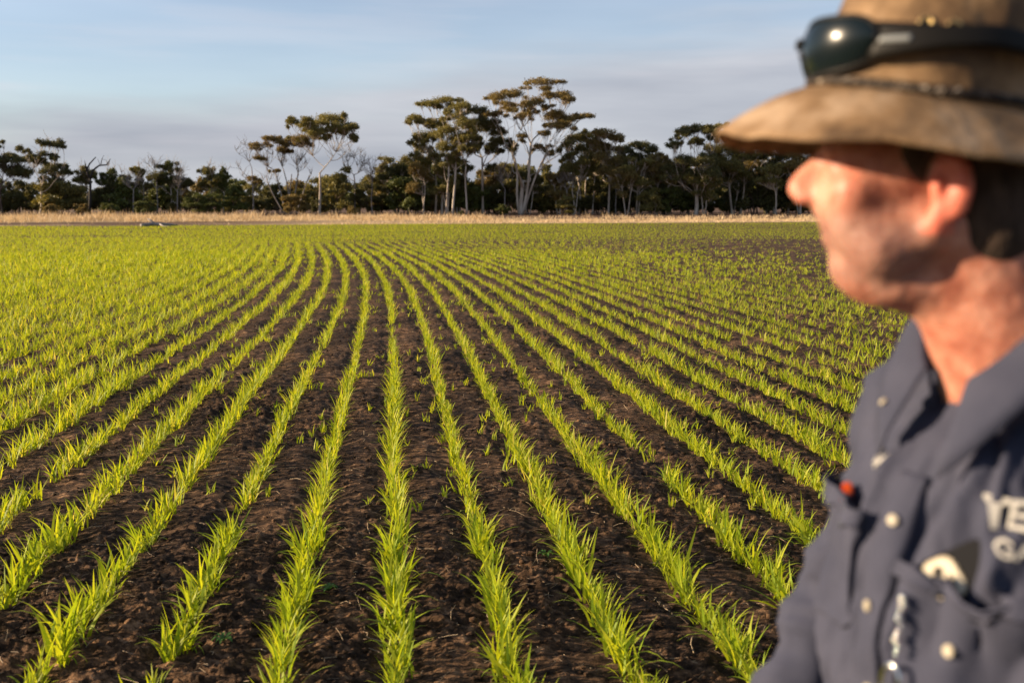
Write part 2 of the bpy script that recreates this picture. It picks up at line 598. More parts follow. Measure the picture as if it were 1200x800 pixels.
def crop_rows():
    """plant positions along all the rows that show, and the headland rows across the far end"""
    out = []
    for k in range(-110, 175):
        ys = []
        y = -3.0
        while y < ROW_END:
            ys.append(y)
            y += .034 if y < 9 else (.06 if y < 20 else (.085 if y < 32 else .12))
        ys = np.array(ys)
        ys = ys + rng.uniform(-.02, .02, len(ys))
        sc = SP * np.sqrt(1 + np.minimum(np.abs(slo(ys)), .5) ** 2)
        xs = cen(ys) + k * sc
        vis = (np.abs(xs) < np.maximum(ys * .66 + 1.6, 4.5)) & (np.hypot(xs - .50, ys - 1.0) > .34)
        xs, ys = xs[vis], ys[vis]
        if len(xs) == 0: continue
        # gaps in the row
        g = vnoise(ys * 2.1 + k * 13.7, np.full_like(ys, k * 5.3), 8) + rng.normal(0, .07, len(ys))
        g2 = vnoise(ys * .8 + k * 3.1, np.full_like(ys, k * 1.7), 19)
        rt = np.clip((xs - 1.5) / 4, 0, 1) * np.clip((ys - 5) / 6, 0, 1)
        keep = (rng.random(len(xs)) > .38 * rt) & (g > .15) | ((ys > 14) & (rng.random(len(xs)) > .38 * rt) & (g > .06))
        xs, ys, g2 = xs[keep], ys[keep], g2[keep]
        loose = np.clip((ys - 10) / 25, 0, 1) * .02 + .014
        rj = np.clip((xs - 2.5 - .05 * ys) / 8, 0, 1) * np.clip((ys - 9) / 12, 0, 1) * .10
        lj = np.clip((-xs - 2.5) / 10, 0, 1) * .03
        xs = xs + rng.normal(0, 1, len(xs)) * (loose + rj + lj) + wob(xs, ys) * .25
        out.append(np.stack([xs, ys, .62 + .72 * g2 * rng.uniform(.7, 1.3, len(xs)), np.full_like(xs, k)], -1))
    # headland
    yy = ROW_END - 1.0
    while yy < 106:
        X = np.arange(-62, 70, .11 if yy < 60 else .15)
        X = X + rng.uniform(-.1, .1, len(X))
        Y = yy + rng.normal(0, .05, len(X)) + (fbm(X * .05, X * 0 + yy * .02, 31, 2) - .4) * 1.5
        ok = (Y < edge_y(X) - 1.2 + (vnoise(X * .3, X * 0, 3) - .5) * 2.0) & (np.abs(X) < Y * .6 + 1) & ~((Y < ROW_END) & (np.abs(X - cen(Y)) < 400) & (Y < ROW_END - .3))
        bald = fbm(X * .10 + 40, Y * .35, 55, 3)
        ok &= (bald < .60) | (rng.random(len(X)) < .45)
        X, Y = X[ok], Y[ok]
        out.append(np.stack([X, Y, np.full_like(X, .95), np.full_like(X, 999)], -1))
        yy += SP
    # self-sown plants standing between the rows
    n = 1500
    Y = 5 + 32 * rng.random(n); X = cen(Y) + rng.normal(.4, 1.9, n) * (1 + Y * .03)
    out.append(np.stack([X, Y, np.full(n, .62), np.full(n, 998)], -1))
    n = 11000
    Y = 7 + 38 * rng.random(n) ** .75; X = -(.13 * Y + 2.2 + 2.0 * rng.random(n) ** 2) - (Y * .40) * rng.random(n)
    out.append(np.stack([X, Y, rng.uniform(.6, 1.0, n), np.full(n, 998)], -1))
    n = 5200
    Y = 13 + 31 * rng.random(n) ** .8; X = (.05 * Y + 2.5) + (Y * .55) * rng.random(n)
    out.append(np.stack([X, Y, np.full(n, .75), np.full(n, 998)], -1))
    A = np.concatenate(out)
    A = A[rng.random(len(A)) < density(A[:, 0], A[:, 1])]
    return A


CROP = crop_rows()
# the nearest plants are objects of their own (tufts); the rest is one mass
fx = 600 + F * CROP[:, 0] / (CROP[:, 1] * math.cos(PITCH) + H * math.sin(PITCH))
NEAR_Y = 4.72
is_near = (CROP[:, 1] < NEAR_Y) & (CROP[:, 1] > 2.95) & (CROP[:, 3] < 900) & (fx > -40) & (fx < 1240)


def build_crop():
    A = CROP[~is_near]
    R = np.hypot(A[:, 0], A[:, 1])
    z = ground_z(A[:, 0], A[:, 1])
    C = np.stack([A[:, 0], A[:, 1], z - .004], -1)
    left = np.clip((-A[:, 0] - 1.5) / 6, 0, 1)
    hgt = A[:, 2] * (.142 + .05 * left - .035 * np.clip((A[:, 0] - 2) / 8, 0, 1) * np.clip((A[:, 1] - 12) / 12, 0, 1)) * np.where(R > 40, .92, 1)
    parts = []
    for lo, hi, per, seg, w in ((0, 9, 6, 4, .0105), (9, 14, 6, 3, .0105), (14, 22, 5, 2, .012), (22, 34, 5, 2, .017), (34, 120, 6, 1, .028)):
        s = (R >= lo) & (R < hi)
        if not s.any(): continue
        parts.append(shoots(C[s], per, hgt[s], seg, w, .035 if lo < 14 else .06))
    return blades_mesh("young_wheat", parts)


tag(link("young_wheat", build_crop(), M_WHEAT), "bright green young wheat in long curving drilled rows across the field", "crop", kind='stuff')


def build_tufts():
    protos = []
    for v in range(10):
        n = 4
        C = np.stack([rng.normal(0, .006, n), np.linspace(-.034, .034, n) + rng.normal(0, .006, n), np.zeros(n) - .004], -1)
        parts = [shoots(C, 5, np.full(n, .172) * rng.uniform(.8, 1.15, n), 5, .0112, .040)]
        m = 3
        Pd = np.stack([rng.normal(0, .02, m), rng.normal(0, .03, m), np.full(m, .004)], -1)
        parts.append(blades(Pd, rng.random(m) * 6.28, rng.uniform(.05, .10, m), np.full(m, .005), np.full(m, .9), np.full(m, .7), 4))
        me = blades_mesh("wheat_tuft", parts)
        me.materials.append(M_WHEAT)
        protos.append(me)
    A = CROP[is_near]
    names = {}
    count = 0
    ks = sorted(set(A[:, 3].astype(int)))
    place = {k: None for k in ks}
    def frame_x(k):
        y = 3.05
        x = cen(y) + k * SP * 1.007
        return 600 + F * x / (y * math.cos(PITCH) + H * math.sin(PITCH))
    for k in ks:
        ys = 2.95 + .075 * rng.random()
        px = frame_x(k)
        if px < -420 or px > 1500: continue
        while ys < NEAR_Y:
            x = float(cen(ys) + k * SP * 1.007)
            dep = ys * math.cos(PITCH) + H * math.sin(PITCH)
            sx = 600 + F * x / dep
            sy = 238 + F * (H - .1) / (dep * math.cos(PITCH))
            g = float(vnoise(np.array([ys * 2.1 + k * 13.7]), np.array([k * 5.3]), 8)[0]) + float(rng.normal(0, .07))
            if -40 < sx < 1240 and g > .15:
                place.setdefault(k, None)
                o = bpy.data.objects.new("wheat_tuft", protos[int(rng.integers(10))])
                COL.objects.link(o)
                x += float(rng.normal(0, .012)) + float(wob(np.array([x]), np.array([ys]))[0]) * .25
                o.location = (x, ys, float(ground_z(np.array([x]), np.array([ys]))[0]))
                s = float(rng.uniform(.62, 1.25))
                o.scale = (s, s, s * float(rng.uniform(.9, 1.12)))
                o.rotation_euler = (float(rng.normal(0, .13)), float(rng.normal(0, .13)), .11 + float(rng.normal(0, .25)) + (math.pi if rng.random() < .5 else 0))
                w = ("at the bottom left corner", "first in from the bottom left corner", "second in from the bottom left corner")
                left_rows = ROWNAMES.get(k, "beyond the left or right edge of the photo")
                o["label"] = f"green wheat tuft in the crop row {left_rows}"
                o["category"] = "wheat plant"
                o["group"] = f"wheat tufts of the foreground crop row {left_rows}"
                count += 1
            ys += .080 + float(rng.normal(0, .008))
    return count


ROWNAMES = {-4: "cut by the left edge", -3: "at the bottom left corner",
            -2: "second from the bottom left corner", -1: "third from the bottom left corner", 0: "nearest to vertical, left of bottom centre",
            1: "ending at the middle of the bottom edge", 2: "just right of bottom centre", 3: "running down towards the man's sleeve",
            4: "running in behind the man's elbow", 5: "second out behind the man's elbow", 6: "third out behind the man's elbow"}
N_TUFT = build_tufts()


# small broad-leaved weeds among the rows
def rosette(name, n, r):
    parts = []
    V, Fc, k = [], [], 0
    for i in range(n):
        a = i * 2.4 + rng.normal(0, .2); L_ = r * rng.uniform(.7, 1.1); w = L_ * .32
        d = np.array([math.cos(a), math.sin(a), 0]); s = np.array([-d[1], d[0], 0])
        for t, ww, z in ((0, .12, 0.004), (.35, .7, .018), (.7, 1, .024), (1, .15, .012)):
            V += [d * t * L_ - s * w * ww * .5 + [0, 0, z], d * t * L_ + [0, 0, z - .003], d * t * L_ + s * w * ww * .5 + [0, 0, z]]
        for j in range(3):
            b = k + j * 3
            Fc += [(b, b + 1, b + 4, b + 3), (b + 1, b + 2, b + 5, b + 4)]
        k += 12
    return mesh_np(name, np.array(V), np.array(Fc).ravel(), np.full(len(Fc), 4), True)


M_WEED = leafy("weed_leaf", (.05, .12, .02), (.08, .17, .03), .25)
for px, py, lab in ((385, 692, "low broad-leaved green weed beside the wheat row left of centre"), (262, 762, "small flat green weed rosette near the bottom left wheat rows"), (640, 652, "small round-leaved weed between the two centre wheat rows")):
    dep = H * F / (py - 238) / math.cos(PITCH); Yw = (dep - H * math.sin(PITCH)) / math.cos(PITCH); Xw = (px - 600) / F * dep
    o = link("weed", rosette("weed", 8, .045), M_WEED)
    o.location = (Xw, Yw, float(ground_z(np.array([Xw]), np.array([Yw]))[0]) + .004)
    tag(o, lab, "weed", "weeds in the crop")


# ---------------------------------------------------------------- dry grass verge
def build_verge():
    n = 70000
    X = (rng.random(n) - .5) * 180
    t = rng.random(n)
    Y = edge_y(X) + .2 + t * 36
    ok = (np.abs(X) < Y * .62 + 3)
    X, Y, t = X[ok], Y[ok], t[ok]
    # worn, thinly grown ground near the field on the left
    bare = (fbm(X * .07 + 3, (Y - edge_y(X)) * .16, 62, 3) > .44 - np.clip((-X - 14) / 30, 0, .25)) & (t < .40) & (X < 4) & (rng.random(len(X)) < .9)
    bare |= (X < -13 - 3 * fbm(X * .2, Y * .5, 5, 2)) & (t > .02) & (t < .50 + .08 * np.sin(X * .3)) & (rng.random(len(X)) < .88)
    X, Y, t = X[~bare], Y[~bare], t[~bare]
    far_ = (t > .32 + .68 * np.clip((6 - X) / 28, 0, 1)) & (rng.random(len(X)) < .93)
    X, Y, t = X[~far_], Y[~far_], t[~far_]
    thin = (X > 0) & (t < .10) & (rng.random(len(X)) < .5)
    X, Y, t = X[~thin], Y[~thin], t[~thin]
    n = len(X)
    C = np.stack([X, Y, ground_z(X, Y) - .02], -1)
    h = (.12 + .31 * np.clip(t * 2.2, 0, 1)) * (.10 + 1.9 * fbm(X * .16, Y * .3, 9, 3)) * (.5 + 1.1 * vnoise(X * .9, Y * .5, 12)) * (1 + .35 * np.clip((-X - 5) / 25, 0, 1)) * rng.uniform(.6, 1.3, n)
    m = n * 3
    P = np.repeat(C, 3, 0) + np.stack([rng.normal(0, .15, m), rng.normal(0, .15, m), np.zeros(m)], -1)
    prt = blades(P, rng.random(m) * 6.28, np.repeat(h, 3) * rng.uniform(.6, 1.1, m), np.full(m, .045), np.abs(rng.normal(.1, .15, m)), np.abs(rng.normal(.3, .3, m)), 2, rng.normal(0, .6, m))
    return blades_mesh("dry_grass", [prt])


M_DRY = leafy("dry_grass", (.46, .33, .18), (.74, .56, .34), .25, (1, .95, .8))
tag(link("dry_grass", build_verge(), M_DRY), "pale dry grass verge between the crop and the trees", "dry grass", kind='stuff')


# ---------------------------------------------------------------- trees
M_BARK = noisy("pale_gum_bark", [(.3, (.26, .20, .155)), (.5, (.41, .345, .275)), (.7, (.56, .49, .41))], 1.1, .8, .2, .4, 6, stretch=(1, 1, .35), dist=.03)
M_BARKD = noisy("brown_bark", [(.3, (.07, .05, .04)), (.7, (.20, .15, .115))], 1.5, .9, .1, .5, 6, stretch=(1, 1, .3), dist=.04)
M_DEAD = noisy("dead_grey_wood", [(.3, (.14, .12, .11)), (.7, (.33, .29, .26))], 1.5, .85, .1, .3, 8)
M_CHAR = noisy("charred_wood", [(.3, (.018, .016, .015)), (.7, (.05, .043, .04))], 1.5, .8, .2, .4, 8)
FOL = {
    'olive': leafy("olive_gum_leaves", (.080, .080, .024), (.27, .225, .070), .34, (1.2, 1.1, .6)),
    'brown': leafy("bronze_gum_leaves", (.100, .084, .027), (.29, .215, .075), .34, (1.2, 1.0, .6)),
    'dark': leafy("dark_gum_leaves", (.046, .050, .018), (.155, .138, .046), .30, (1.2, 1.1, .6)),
    'green': leafy("fresh_shrub_leaves", (.045, .055, .014), (.135, .145, .030), .22, (1.2, 1.1, .6)),
}


def leaf_cloud(centers, n_each, size, rs):
    """centers: list of (cx,cy,cz,rx,ry,rz). umbrella clumps of small leaf-spray faces with gaps between sub-clumps"""
    Cs = []
    for (cx, cy, cz, rx, ry, rz) in centers:
        n = int(n_each * 3.2 * (rx * rz) ** .8) + 80
        ns = max(7, int(n / 48))
        th = rs.random(ns) * 2 * math.pi
        rr = np.sqrt(rs.random(ns)) * .92
        up = np.sqrt(np.clip(1 - rr ** 2, 0, 1))
        sub = np.stack([cx + rx * rr * np.cos(th), cy + ry * rr * np.sin(th), cz + rz * (up * rs.uniform(.25, 1.0, ns) - .35 * rs.random(ns))], -1)
        w = rs.integers(0, ns, n)
        sg = np.array([min(rx, 1.6) * .14, min(ry, 1.6) * .14, min(rz, 1.4) * .14]) + .05
        Cs.append(sub[w] + rs.normal(0, 1, (n, 3)) * sg)
    P = np.concatenate(Cs); n = len(P)
    d = rs.normal(0, 1, (n, 3)); d[:, 2] -= .5
    d /= np.linalg.norm(d, axis=1)[:, None]
    u = np.cross(d, rs.normal(0, 1, (n, 3))); u /= np.linalg.norm(u, axis=1)[:, None] + 1e-9
    L_ = size * rs.uniform(.6, 1.35, n)[:, None]; W = L_ * .5
    V = np.stack([P, P + d * L_ * .45 + u * W * .5, P + d * L_, P + d * L_ * .45 - u * W * .5], 1)
    return V.reshape(-1, 3)


def quads(name, V):
    n = len(V) // 4
    return mesh_np(name, V, np.arange(n * 4), np.full(n, 4))


def crook(a, b, rs, amt=.08, m=5, up=0.0):
    """a bent path from a to b"""
    a = np.asarray(a, float); b = np.asarray(b, float)
    t = np.linspace(0, 1, m)[:, None]
    L_ = np.linalg.norm(b - a)
    off = rs.normal(0, 1, 3) * amt * L_; off2 = rs.normal(0, 1, 3) * amt * .5 * L_
    P = a + (b - a) * t + np.sin(t * math.pi) * off + np.sin(t * 2 * math.pi) * off2
    P[:, 2] += (np.sin(t * math.pi) * -up * L_)[:, 0]
    return P


def make_tree(base, fork, clumps, rs, r0=.3, tips=(), leaf=.30, dens=260, twig=True, sides=6, trunks=None):
    """all coordinates are metres from the tree's base. clumps (x,z,rx,rz): depth is drawn at random. returns trunk mesh, crown mesh"""
    tb = Tubes(sides)
    W = max([abs(c[0]) + c[2] for c in clumps] + [abs(t[0]) for t in tips] + [1.0])
    nodes = []           # (pos, radius)
    stems = trunks or [(0.0, fork[0], fork[1], r0)]
    for (bx, fx_, fz, r) in stems:
        by = rs.uniform(-.2, .2) if len(stems) > 1 else 0
        P = crook((bx, by, -.15), (fx_, by + rs.uniform(-.3, .3), fz), rs, .02, 7)
        r = r if r > .5 else r * .72
        rr = np.linspace(r, r * .66, 7); rr[0] *= 1.3
        tb.add(P, rr)
        for q, w in zip(P[4:], rr[4:]): nodes.append((q, w))
    targets = []
    for c in clumps:
        x, z, rx, rz = c[:4]
        lim = math.sqrt(max(0.05, 1 - min(1, abs(x) / (W + .1)) ** 2))
        y = rs.uniform(-1, 1) * W * .55 * lim
        targets.append((np.array([x, y, z - rz * .35]), (x, y, z, rx, rx * rs.uniform(.8, 1.15), rz)))
    for t_ in tips:
        targets.append((np.array([t_[0], rs.uniform(-1, 1) * W * .35, t_[1]]), None))
    order = sorted(range(len(targets)), key=lambda i: targets[i][0][2] + abs(targets[i][0][0]) * .4)
    clouds = []
    for i in order:
        T, cl = targets[i]
        best, bs = None, 1e9
        for q, w in nodes:
            d = T - q; L_ = np.linalg.norm(d)
            hor = math.hypot(d[0], d[1])
            pen = L_ + 2.2 * max(0, hor * .75 - d[2]) + (5 if w < .035 else 0) + .25 * abs(w - .14) / .1
            if L_ < .6: pen += 3
            if pen < bs: bs, best = pen, (q, w)
        q, w = best
        L_ = np.linalg.norm(T - q)
        m = max(4, int(L_ / .7) + 2)
        P = crook(q, T, rs, .06, m, up=.05)
        r1 = min(w * .72, .045 + .022 * L_)
        r2 = max(.022, r1 * .30)
        rr = np.linspace(r1, r2, m)
        tb.add(P, rr, cap=False)
        for a_, b_ in zip(P[1:], rr[1:]): nodes.append((a_, b_))
        if cl is not None:
            clouds.append(cl)
            if twig:
                x, y, z, rx, ry, rz = cl
                nt = int(4 + rx * 2.2)
                for _ in range(nt):
                    th = rs.random() * 6.283; rr_ = rs.uniform(.35, .95)
                    E = (x + rx * rr_ * math.cos(th), y + ry * rr_ * math.sin(th), z + rz * .35 * rs.random())
                    st = P[-1] if rs.random() < .5 else P[-2]
                    tb.add(crook(st, E, rs, .08, 4), np.linspace(max(.03, r2), .016, 4), cap=False)
        else:
            for _ in range(6):
                st = P[-2] if rs.random() < .5 else P[max(1, len(P) // 2)]
                E = st + np.array([rs.normal(0, .6), rs.normal(0, .6), rs.uniform(.5, 1.6)])
                tb.add(crook(st, E, rs, .1, 4), np.linspace(.03, .012, 4), cap=False)
    trunk = tb.mesh("trunk")
    crown = quads("crown", leaf_cloud(clouds, dens, leaf, rs)) if clouds else None
    return trunk, crown


def place_tree(name, label, cat, px, D, px_clumps, fol='olive', bark=None, r0=.3, fork=None, tips=(), seed=1, group=None, leaf=.19, dens=470, trunks=None, twig=True):
    rs = np.random.default_rng(seed)
    X0, _ = at(px, 250, D)
    k = D / F
    def loc(x, y):
        a_, b_ = at(x, y, D); return a_ - X0, b_ - GZ
    GZ = float(ground_z(np.array([X0]), np.array([D]))[0])
    cl = []
    for c in px_clumps:
        x, z = loc(c[0], c[1]); a_, b_ = c[2] * k, c[3] * k
        cl.append((x, z, a_ * .84, b_ * 1.2))
        for _ in range(5 if c[2] > 8 else 3):
            cl.append((x + a_ * rs.uniform(-1.1, 1.1), z + b_ * rs.uniform(-1.0, .7), a_ * rs.uniform(.25, .5), b_ * rs.uniform(.4, .75)))
    tp = [loc(*t_) for t_ in tips]
    fk = loc(*fork) if fork else (0, 3.0)
    tr = None
    if trunks:
        tr = []
        for (bx, fx_, fy, r) in trunks:
            f0 = loc(fx_, fy); tr.append((loc(bx, 250)[0], f0[0], f0[1], r))
    tm, cm = make_tree(None, fk, cl, rs, r0, tp, leaf, dens, twig, trunks=tr)
    root = empty(name, (X0, D, GZ), 0)
    tag(root, label, cat, group)
    link("trunk", tm, bark or M_BARK, root)
    if cm is not None: link("crown", cm, FOL[fol], root)
    return root


GG = "tall gum trees along the far edge of the field"
place_tree("gum_tree", "tallest gum tree, forked pale trunk with wide layered bronze crown", "tree", 610, 140,
    [(634, 100, 20, 5), (585, 119, 14, 6), (603, 113, 13, 6), (614, 123, 10, 5), (580, 134, 9, 4), (600, 133, 8, 4), (628, 123, 11, 6), (655, 115, 15, 5), (668, 117, 8, 4),
     (616, 137, 9, 3), (650, 139, 18, 8), (658, 149, 15, 6), (690, 135, 10, 3), (666, 138, 12, 5), (636, 158, 7, 3), (636, 172, 9, 3.5), (646, 179, 7, 4), (610, 163, 9, 3), (601, 174, 7, 5), (640, 128, 8, 3)],
    'brown', M_BARK, .52, (612, 212), tips=((655, 165), (668, 175), (590, 150)), seed=11, group=GG, trunks=[(610, 612, 212, .50), (609, 600, 176, .27), (611, 622, 168, .30), (612, 640, 180, .24)], dens=480)
place_tree("gum_tree", "tall gum with flat umbrella crown standing left of the bare leaning stems", "tree", 374, 138,
    [(386, 141, 20, 8), (360, 148, 14, 7), (404, 152, 13, 8), (411, 161, 7, 5), (376, 158, 14, 7), (392, 154, 12, 6), (350, 165, 8, 4), (345, 146, 6, 4)],
    'olive', M_BARK, .30, (375, 203), tips=((395, 172),), seed=12, group=GG, dens=540)
place_tree("gum_tree", "gum tree of many bare leaning stems with small bronze leaf pads on top", "tree", 338, 142,
    [(304, 172, 10, 4), (320, 164, 10, 4), (341, 168, 14, 6), (357, 166, 13, 7), (333, 177, 9, 4), (306, 186, 7, 3), (322, 200, 4, 2)],
    'brown', M_DEAD, .22, (338, 220), tips=((300, 180), (312, 195), (322, 178), (330, 190), (345, 185), (352, 195), (362, 190), (316, 205), (326, 210), (308, 178), (315, 184), (327, 186), (337, 186), (348, 178), (357, 184), (366, 186), (304, 206), (366, 200)), seed=13, group=GG,
    trunks=[(334, 312, 208, .14), (336, 322, 200, .16), (338, 332, 198, .16), (340, 342, 204, .15), (342, 350, 198, .17), (345, 362, 205, .15)])
place_tree("gum_tree", "leftmost tree of the tall multi-trunked gum clump, with drooping flat top layers", "tree", 516, 141,
    [(503, 123, 15, 5), (522, 120, 14, 5), (487, 141, 10, 5), (501, 142, 9, 4), (492, 163, 12, 8), (493, 176, 10, 9), (512, 146, 12, 7), (506, 158, 9, 6), (496, 190, 9, 7), (508, 186, 10, 8)],
    'olive', M_BARK, .26, (513, 200), seed=14, group=GG, trunks=[(510, 510, 195, .22), (518, 521, 190, .24)])
place_tree("gum_tree", "dense central tree of the tall gum clump, left of the tallest tree", "tree", 528, 137,
    [(541, 127, 13, 6), (532, 136, 14, 6), (546, 147, 14, 7), (523, 156, 14, 8), (538, 164, 14, 8), (549, 176, 13, 8), (520, 175, 12, 8), (530, 188, 13, 8), (552, 158, 10, 7)],
    'olive', M_BARK, .28, (528, 200), seed=15, group=GG, trunks=[(524, 526, 195, .22), (530, 534, 190, .25), (547, 546, 195, .2)])
place_tree("gum_tree", "right-hand tree of the tall gum clump, white trunk, crown touching the tallest tree", "tree", 566, 143,
    [(563, 132, 12, 6), (570, 149, 14, 8), (582, 158, 12, 6), (562, 146, 10, 6), (584, 170, 11, 8), (575, 176, 9, 6), (576, 199, 8, 6), (560, 170, 8, 6)],
    'dark', M_BARK, .27, (565, 185), seed=16, group=GG)
place_tree("gum_tree", "small feathery gum between bushes left of the tall clump", "tree", 462, 146,
    [(456, 190, 10, 5), (449, 198, 6, 5), (478, 188, 9, 5), (470, 198, 8, 6), (482, 200, 10, 7), (463, 210, 12, 8)],
    'olive', M_BARKD, .17, (464, 222), tips=((443, 199),), seed=17, group=GG, dens=300)
place_tree("gum_tree", "gum right beside the tallest tree, pale stems under a loose crown", "tree", 682, 144,
    [(672, 163, 12, 6), (688, 159, 12, 6), (680, 176, 12, 7), (666, 186, 9, 6), (692, 182, 11, 8), (676, 197, 12, 8), (664, 172, 9, 6), (690, 200, 12, 7)],
    'olive', M_BARK, .22, (681, 205), seed=18, group=GG, trunks=[(678, 676, 205, .18), (686, 688, 200, .18), (694, 697, 205, .14)])
place_tree("gum_tree", "gum with smooth domed bronze cap, second to the right of the tallest tree", "tree", 713, 141,
    [(707, 158, 15, 6), (722, 164, 10, 6), (700, 168, 10, 5), (714, 175, 13, 7), (703, 186, 10, 8), (722, 190, 10, 8), (712, 203, 13, 8)],
    'brown', M_BARK, .24, (714, 198), seed=19, group=GG)
place_tree("gum_tree", "broad dark-topped gum midway between the tallest tree and the hat brim", "tree", 748, 146,
    [(733, 177, 13, 7), (751, 171, 15, 6), (762, 178, 10, 7), (728, 190, 12, 8), (745, 188, 13, 8), (766, 190, 11, 7), (737, 203, 12, 8), (758, 203, 12, 8)],
    'dark', M_BARK, .24, (746, 212), seed=20, group=GG, trunks=[(738, 737, 212, .16), (748, 747, 208, .2), (772, 768, 210, .17)])
place_tree("gum_tree", "bushy bronze gum in front of the broad dark-topped one", "tree", 770, 140,
    [(770, 186, 11, 6), (780, 194, 10, 7), (762, 197, 10, 7), (775, 208, 14, 8)],
    'brown', M_BARK, .2, (771, 215), seed=21, group=GG)
place_tree("gum_tree", "gum with thick white trunk and small flat top rising left of the hat brim", "tree", 815, 138,
    [(804, 155, 11, 5), (819, 150, 13, 5), (831, 156, 10, 5), (792, 170, 10, 5), (815, 166, 9, 4), (795, 161, 6, 3), (838, 162, 8, 4), (800, 190, 16, 8), (821, 192, 16, 9), (790, 203, 14, 8), (812, 207, 14, 8), (830, 206, 12, 8)],
    'dark', M_BARK, .40, (818, 215), seed=22, group=GG)
place_tree("gum_tree", "wide olive gum directly beneath the tip of the hat brim", "tree", 858, 142,
    [(845, 149, 9, 4), (850, 176, 18, 9), (866, 170, 14, 8), (836, 184, 12, 8), (872, 186, 15, 9), (852, 195, 16, 9), (842, 205, 12, 8), (868, 206, 14, 8)],
    'olive', M_BARK, .28, (857, 205), seed=23, group=GG, trunks=[(858, 854, 200, .25), (868, 872, 205, .2)])
place_tree("gum_tree", "open-crowned dark gum between the hat brim and the man's nose", "tree", 905, 145,
    [(904, 168, 12, 7), (920, 164, 11, 7), (890, 180, 13, 9), (912, 184, 14, 8), (928, 176, 9, 5), (934, 188, 10, 7), (900, 198, 15, 9), (922, 204, 14, 9)],
    'dark', M_BARK, .27, (906, 205), tips=((912, 158), (930, 168)), seed=24, group=GG, trunks=[(898, 902, 205, .2), (907, 912, 200, .22), (923, 928, 205, .18)])
place_tree("gum_tree", "bronze gum just left of the man's nose tip", "tree", 938, 139,
    [(940, 178, 12, 7), (955, 172, 12, 7), (930, 195, 12, 8), (950, 192, 14, 9), (968, 186, 12, 8), (944, 210, 14, 8)],
    'brown', M_BARK, .24, (942, 208), seed=25, group=GG)
place_tree("gum_tree", "thin-crowned gum with white lower trunk near the left edge of the photo", "tree", 46, 139,
    [(31, 176, 6, 4), (54, 170, 8, 5), (68, 169, 7, 5), (52, 182, 8, 4), (44, 191, 8, 6), (64, 184, 6, 4), (35, 184, 5, 3), (62, 200, 10, 6)],
    'dark', M_BARK, .22, (48, 212), tips=((46, 162), (58, 160)), seed=26, group=GG, dens=460)
place_tree("gum_tree", "dark gum cut by the left edge of the photo", "tree", 3, 143,
    [(-2, 170, 9, 5), (5, 184, 9, 5), (22, 188, 10, 4), (-8, 188, 12, 7), (8, 200, 12, 7), (26, 202, 12, 7)],
    'dark', M_BARKD, .24, (2, 215), seed=27, group=GG)

DG = "bare dead trees in the tree line"
place_tree("dead_tree", "leafless grey tree with forked thin branches left of the bare leaning stems", "dead tree", 296, 140, [(294, 210, 7, 5)], 'brown', M_DEAD, .17, (295, 200),
    tips=((276, 170), (283, 168), (292, 172), (274, 190), (280, 202), (303, 178), (288, 180)), seed=31, group=DG)
place_tree("dead_tree", "leafless grey tree with upward fan of twigs right of the umbrella gum", "dead tree", 416, 143, [], 'brown', M_DEAD, .17, (415, 205),
    tips=((398, 180), (400, 198), (408, 180), (415, 178), (425, 176), (428, 196), (418, 190), (404, 174), (412, 172), (420, 172), (430, 180), (432, 190), (402, 190), (424, 184)), seed=32, group=DG)
place_tree("dead_tree", "bare twiggy dead top above bushes in the left part of the tree line", "dead tree", 184, 145, [(184, 208, 12, 6)], 'dark', M_DEAD, .17, (184, 205),
    tips=((168, 186), (172, 182), (180, 188), (190, 188), (190, 200), (177, 192)), seed=33, group=DG)


def snag():
    D = 137
    X0, _ = at(105, 250, D)
    root = empty("dead_tree", (X0, D, 0))
    tb = Tubes(7); rs = np.random.default_rng(5)
    def pt(x, y, dy=0):
        a_, b_ = at(x, y, D); return (a_ - X0, dy, b_)
    for pts, r in (([(105, 252), (105, 232), (105, 215), (104, 207)], (.22, .19, .17, .15)), ([(104, 208), (101, 199), (104, 192), (111, 184)], (.16, .12, .10, .06)),
                   ([(105, 210), (108, 200), (115, 194), (124, 193), (128, 186)], (.17, .14, .11, .09, .04)), ([(101, 200), (100, 194), (98, 188)], (.1, .07, .03)),
                   ([(102, 206), (96, 201), (93, 199)], (.09, .06, .03)), ([(118, 193), (119, 186), (121, 182)], (.06, .04, .02)), ([(119, 187), (123, 187), (127, 192)], (.03, .025, .02)), ([(117, 193), (114, 186)], (.04, .02))):
        P = np.array([pt(x, y, .1 * i) for i, (x, y) in enumerate(pts)])
        tb.add(P, r)
    link("trunk", tb.mesh("trunk"), M_CHAR, root)
    tag(root, "blackened broken tree snag with thick antler-like limbs above the left bushes", "dead tree", DG)


snag()

# understorey: shrubs and small trees, a few shapes copied in a loop
def shrub_proto(i):
    rs = np.random.default_rng(100 + i)
    w = (2.6, 2.2, 3.2, 2.0, 2.8, 2.4)[i % 6]; h = (3.6, 4.4, 4.0, 5.0, 3.2, 4.6)[i % 6]
    cl = []
    for _ in range(16 if i % 2 else 22):
        a_ = rs.random() * 6.28; r = rs.random() ** .5
        z = h * (.16 + .80 * rs.random() ** 1.1); lim = w * math.sqrt(max(.1, 1 - (z / h - .45) ** 2 * 1.6))
        cl.append((math.cos(a_) * r * lim * .8, z, rs.uniform(.4, 1.0), rs.uniform(.35, .85)))
    trunks = [(rs.uniform(-.4, .4), rs.uniform(-.8, .8), h * .35, .09) for _ in range(3)]
    return make_tree(None, (0, 1), cl, rs, .1, (), .24, 300, False, 5, trunks=trunks)


PROTO = [shrub_proto(i) for i in range(8)]
rs = np.random.default_rng(77)
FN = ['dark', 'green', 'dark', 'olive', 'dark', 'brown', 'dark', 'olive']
SH_M = {}


